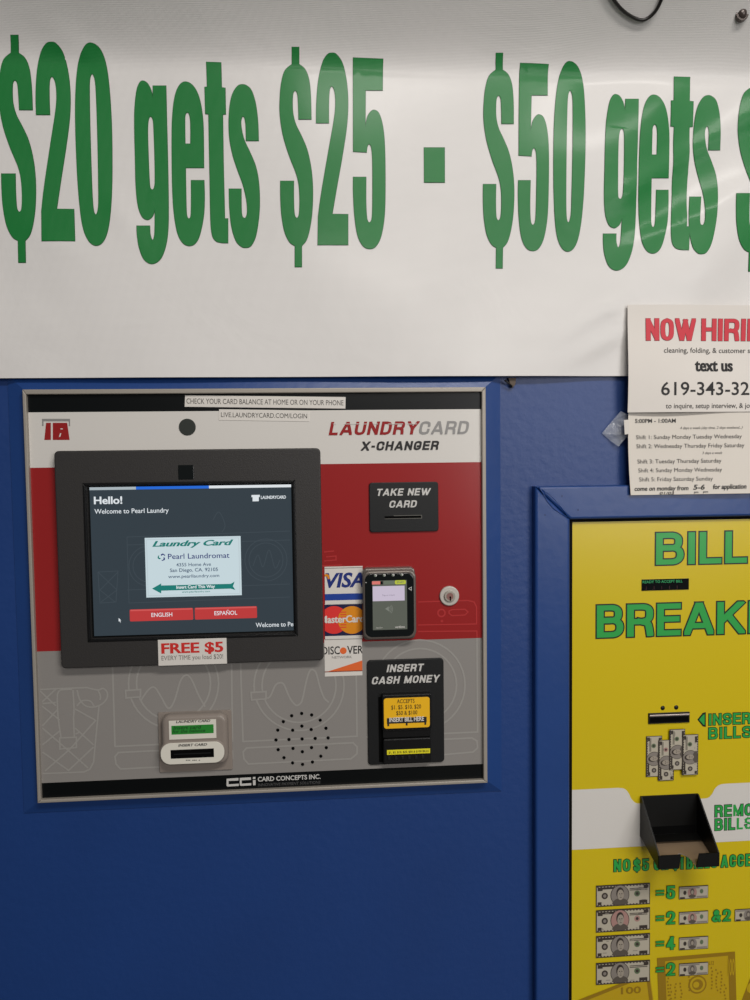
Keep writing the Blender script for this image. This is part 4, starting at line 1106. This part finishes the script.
# display
d = MB(); dh = PH + .0012
a = quad_px((641.8, 579.8), (689, 578.2), (689, 589.6), (641.9, 590.8), dh)
d.plate([(a[0], a[2]), (a[1], a[2]), (a[1], a[3]), (a[0], a[3])], PH, dh, GLASSD, .0003)
d.textw('READY TO ACCEPT BILL', a[0]+.001, a[0]+(a[1]-a[0])*.86, a[3]-.0052, .0036, dh+.0002, DISPG, .0)
for k in range(5): d.rect(a[0]+.006+k*.011, a[0]+.0065+k*.011, a[2]+.001, a[2]+.006, dh+.0002, mat('dim_red', (70, 20, 24), .4))
d.build('display', bb)['label'] = 'black display with green text'
# bill slot
d = MB()
a = quad_px((648.6, 713.6), (689.6, 712.0), (689.8, 722.4), (648.8, 724.2), PH+.002)
d.plate([(a[0], a[2]), (a[1], a[2]), (a[1], a[3]), (a[0], a[3])], PH, PH+.0022, DARK, .0005)
d.plate([(a[0]+.001, a[3]-.0042), (a[1]-.001, a[3]-.0042), (a[1]-.001, a[3]-.0018), (a[0]+.001, a[3]-.0018)], PH+.002, PH+.0034, GLINT, .0006)
d.rect(a[0]+.002, a[1]-.002, a[2]+.002, a[3]-.006, PH+.0025, HOLE_SHADE)
d.build('bill_slot', bb)['label'] = 'black bill slot with metal lip'
for x, yy in ((662.7, 708), (676.2, 707.4)):
    d = MB(); c = P(x, yy, PH); d.dome(c[0], c[1], PH, .0032, .0015, DARK, n=14, k=4); d.build('indicator_light', bb)

# bill tray: bent black sheet cup with sloping cheeks, notched front and bare metal floor
tx0 = P(639.9, 815, PH)[0]; tx1 = P(697.5, 812, PH)[0]
TD = .063
zbt = (P(640, 795.6, PH)[1] + P(697, 793.6, PH)[1])/2; zbb = P(639.3, 835.8, PH)[1]
zfb = (P(654, 869.3, TD)[1] + P(718, 867, TD)[1])/2; zft = (P(657, 856, TD)[1] + P(718, 853.2, TD)[1])/2
TRAYM = mat('black_sheet_metal', (11, 11, 10), .4, .3)
t = MB(); tk_ = .0018
fl_z = zfb + .001
def solid(prof, xa, xb, m_):
    # extrude a (h, z) profile along x
    n = len(prof)
    t.face([(xa, -p[0], p[1]) for p in prof], m_); t.face([(xb, -p[0], p[1]) for p in prof][::-1], m_)
    for i in range(n):
        a_, b_ = prof[i], prof[(i+1) % n]
        t.face([(xa, -a_[0], a_[1]), (xa, -b_[0], b_[1]), (xb, -b_[0], b_[1]), (xb, -a_[0], a_[1])], m_)
side = [(PH, zbb), (TD, zfb), (TD, zft), (PH+.004, zbt), (PH, zbt)]
solid(side, tx0, tx0+tk_, TRAYM); solid(side, tx1-tk_, tx1, TRAYM)
solid([(PH, zbb), (PH+tk_, zbb), (PH+tk_, zbt), (PH, zbt)], tx0+tk_, tx1-tk_, TRAYM)
# front lip in two pieces either side of the curved notch
def lipp(poly):
    a_ = [(x, -TD, z) for x, z in poly]; b_ = [(x, -TD+tk_, z) for x, z in poly]; n = len(poly)
    t.flat(poly, TD, TRAYM)
    tm = tessellate_polygon([[Vector((x, z, 0)) for x, z in poly]])
    for q in tm: t.face([b_[i] for i in q], TRAYM)
    for i in range(n): t.face([a_[i], a_[(i+1) % n], b_[(i+1) % n], b_[i]], TRAYM)
W_ = tx1 - tx0
n0, n1 = tx0 + W_*.34, tx0 + W_*.62
lipp([(tx0, zfb), (n0, zfb), (n0+.001, zft-.006), (n0+.002, zft), (tx0, zft)])
lipp([(n1, zfb), (tx1, zfb), (tx1, zft), (n1+.004, zft)])
t.rect(tx0+.004, tx1-.004, zbb+.002, zbb+.013, PH+tk_+.0003, HOLE_SHADE)  # black strip painting in the shade low on the tray's back wall
t.face([(tx0+tk_, -PH-tk_, zbb+.0016), (tx1-tk_, -PH-tk_, zbb+.0016), (tx1-tk_, -PH-.020, zbb+.0002), (tx0+tk_, -PH-.020, zbb+.0002)], TRAYM)  # dark sheet laid over the floor's back part as painted shade
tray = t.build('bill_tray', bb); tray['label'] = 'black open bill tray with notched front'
t = MB()
# floor, bare metal, cut away behind the notch
zf = lambda hh: zbb + (zfb-zbb)*(hh-PH)/(TD-PH) + .0008
fp = [(tx0+tk_, PH), (tx1-tk_, PH), (tx1-tk_, TD-tk_), (n1, TD-tk_)] + smooth([(n1, TD-tk_), (n1-.002, TD-.016, 1), ((n0+n1)/2, TD-.024, 1), (n0+.004, TD-.016, 1), (n0, TD-tk_)], 5, closed=False)[1:] + [(tx0+tk_, TD-tk_)]
for q in tessellate_polygon([[Vector((a_, b_, 0)) for a_, b_ in fp]]):
    pts3 = [(fp[i][0], -fp[i][1], zf(fp[i][1])) for i in q]
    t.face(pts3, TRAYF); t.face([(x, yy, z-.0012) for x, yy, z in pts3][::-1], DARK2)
for i in range(len(fp)):
    a_, b_ = fp[i-1], fp[i]
    t.face([(a_[0], -a_[1], zf(a_[1])), (b_[0], -b_[1], zf(b_[1])), (b_[0], -b_[1], zf(b_[1])-.0012), (a_[0], -a_[1], zf(a_[1])-.0012)], GLINT)
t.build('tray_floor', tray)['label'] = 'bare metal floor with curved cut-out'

# =========================================================== FLYERS
FHH = .021
fx0 = P(628, 355, FHH)[0]; fcx = P(717, 355, FHH)[0]; fx1 = 2*fcx - fx0
fz1 = (P(628, 304.4, FHH)[1] + P(750, 305, FHH)[1])/2; fz0 = P(629, 412.5, FHH)[1]
def sheet(mb, x0, x1, z0, z1, m_, hf, nx=24, nz=16):
    for i in range(nx):
        for k in range(nz):
            q = [(x0+(x1-x0)*i/nx, z0+(z1-z0)*k/nz), (x0+(x1-x0)*(i+1)/nx, z0+(z1-z0)*k/nz), (x0+(x1-x0)*(i+1)/nx, z0+(z1-z0)*(k+1)/nz), (x0+(x1-x0)*i/nx, z0+(z1-z0)*(k+1)/nz)]
            mb.face([(a_, -hf, b_) for a_, b_ in q], m_, True); mb.face([(a_, -hf+.0006, b_) for a_, b_ in q][::-1], m_, True)
def w1(p):  # gentle curl of the upper sheet
    u = (p.x - fx0)/(fx1-fx0); v = (p.z-fz0)/(fz1-fz0)
    return Vector((p.x, p.y - .0035*(1-v)**2*0 - .0018*math.sin(u*7) - .002*math.sin(v*5+u*2) - .002*(u < .0), p.z))
f1 = MB(); sheet(f1, fx0, fx1, fz0, fz1, PAPER, FHH); h = FHH + .0004
za_ = (P(646, 340, h)[1] + P(750, 341, h)[1])/2; zb_ = (P(646, 318, h)[1] + P(750, 319, h)[1])/2
NK = dict(tx=.21, tz=.16, outline=mat('dark_red_ink', (140, 60, 66), .6), ow=.0005, gap=.12)
f1.block('NOW', P(646, 330, h)[0], P(696, 330, h)[0], za_, zb_, h, REDI, **NK)
f1.block('HIRING', P(702, 330, h)[0], P(781, 330, h)[0], za_, zb_, h, REDI, **NK)
f1.text('cleaning, folding, & customer service', 663.4, 352.3, 769, 353, 5.0, h, INKG if False else mat('soft_ink', (72, 68, 66), .6), .004)
f1.text('text us', 694.2, 371.0, 733.6, 371.0, 11.6, h, INK, .045)
f1.text('619-343-32', 660, 395.2, 749.5, 394.8, 12.8, h, INK, .008)
f1.text('to inquire, setup interview, & job', 664.8, 408.6, 753, 407.6, 4.9, h, mat('soft_ink', (72, 68, 66), .6), .004)
fo_ = f1.build('job_flyer', warp=w1, org=Vector((fcx, -FHH, fz0)))
tag(fo_, 'white NOW HIRING flyer with red heading, taped over the banner corner', 'flyer')

SHT = .018
gz1 = P(628, 410, SHT)[1]; gz0 = (P(630, 496.6, SHT)[1] + P(750, 491.5, SHT)[1])/2
gx0 = P(628.6, 455, SHT)[0]; gx1 = gx0 + (fx1-fx0)
def w2(p):
    u = (p.x - gx0)/(gx1-gx0); v = (p.z-gz0)/(gz1-gz0)
    return Vector((p.x + (-.0012*math.sin(v*3.1) + .0022*(1-v))*(1-u), p.y + .0016*math.sin(u*6+1) - .004*(1-v)**2, p.z))
f2 = MB(); sheet(f2, gx0, gx1, gz0, gz1, PAPER2, SHT); h = SHT + .0004
B_ = mat('soft_ink', (72, 68, 66), .6); I2 = mat('dark_soft_ink', (30, 27, 26), .6)
for t_, x0, y0, x1, y1, cp, o_, sh, mm in (
    ('5:00PM - 1:00AM', 635.6, 423.0, 676.2, 422.4, 3.9, .018, 0, I2), ('4 days a week (day time, 2 days weekend...)', 680.4, 429.6, 742, 428.2, 2.6, 0, .25, B_),
    ('Shift 1: Sunday Monday Tuesday Wednesday', 636.6, 439.6, 741, 437.8, 4.0, 0, 0, I2), ('Shift 2: Wednesday Thursday Friday Saturday', 636.8, 448.8, 743.4, 446.6, 4.0, 0, 0, I2),
    ('3 days a week', 701.6, 454.4, 721.4, 453.6, 2.5, 0, .25, B_),
    ('Shift 3: Tuesday Thursday Saturday', 637.3, 464, 720.2, 462.0, 4.0, 0, 0, I2), ('Shift 4: Sunday Monday Wednesday', 637.7, 472.9, 720.5, 470.9, 4.0, 0, 0, I2),
    ('Shift 5: Friday Saturday Sunday', 638, 481.9, 711, 479.9, 4.0, 0, 0, I2),
    ('come on monday from', 632.6, 491.2, 686.5, 489.6, 4.3, .026, .2, INK), ('5-6', 691, 489.8, 702.5, 489.0, 4.8, .03, .2, INK), ('for application', 710.5, 489.6, 744, 487.6, 4.6, .03, .2, INK),
    ('01/03', 657.5, 494.6, 672, 494.0, 2.4, .02, .2, INK), ('pm', 691.5, 493.0, 696, 492.8, 2.0, .02, .1, INK), ('pm', 700.5, 492.6, 705.5, 492.4, 2.0, .02, .1, INK)):
    f2.text(t_, x0, y0, x1, y1, cp, h, mm, o_, sh)
so = f2.build('shift_flyer', warp=w2, org=Vector(((gx0+gx1)/2, -SHT, gz0)))
tag(so, 'cream sheet listing work shifts with a handwritten last line, below the NOW HIRING flyer', 'flyer')
tp = MB()
tpl = [(604.5, 433), (614, 421), (621.5, 411), (626, 414), (630, 415), (630, 430), (627, 436), (619.5, 446.5), (612, 440)]
tp.flat([P(x, y_, .012) for x, y_ in tpl], .013, TAPE); tp.flat([P(x, y_, .012) for x, y_ in tpl][::-1], .0126, TAPE)
def wt_(p): return Vector((p.x, p.y + .010*max(0, min(1, (P(626, 430, .012)[0]-p.x)/.02)) , p.z))
tp.build('clear_tape', so, warp=wt_)['label'] = 'crinkled clear tape'
tp = MB(); tp.plate([P(x, y_, .02) for x, y_ in ((624.2, 420), (629.5, 419.6), (629.5, 434), (625, 434.6))], .0185, .0192, mat('frosted_tape', (214, 208, 200), .5), .0002)
tp.build('paper_tape', so)['label'] = 'short whitish tape tab'

# =========================================================== LIGHT
def area(name, loc, size, energy, col, target=(0, 0, 1.5), sy=None):
    L = bpy.data.lights.new(name, 'AREA'); L.energy = energy; L.color = col; L.shape = 'RECTANGLE'; L.size = size; L.size_y = sy or size
    o = bpy.data.objects.new(name, L); COL.objects.link(o); o.location = loc
    o.rotation_euler = (Vector(target) - Vector(loc)).to_track_quat('-Z', 'Y').to_euler()
    return o
area('ceiling_light_near', (.6, -1.5, 2.72), 1.2, 40, (1.0, .96, .91), (.6, -1.3, 0), .3)
area('ceiling_light_far', (.3, -4.0, 2.72), 1.2, 34, (1.0, .95, .89), (.3, -3.2, 0), .3)
area('window_light', (2.3, -4.4, 1.9), 1.8, 62, (.99, .97, .96), (0, 0, 1.5), 1.5)
wd = bpy.data.worlds.new('world'); SC.world = wd; wd.use_nodes = True
wd.node_tree.nodes['Background'].inputs['Color'].default_value = (.80, .82, .86, 1)
wd.node_tree.nodes['Background'].inputs['Strength'].default_value = .13
SC.view_settings.view_transform = 'Standard'; SC.view_settings.look = 'None'
SC.view_settings.exposure = -0.18; SC.view_settings.gamma = 1.0; SC.view_settings.use_curve_mapping = False
for o in bpy.data.objects:
    if '_org' in o: del o['_org']
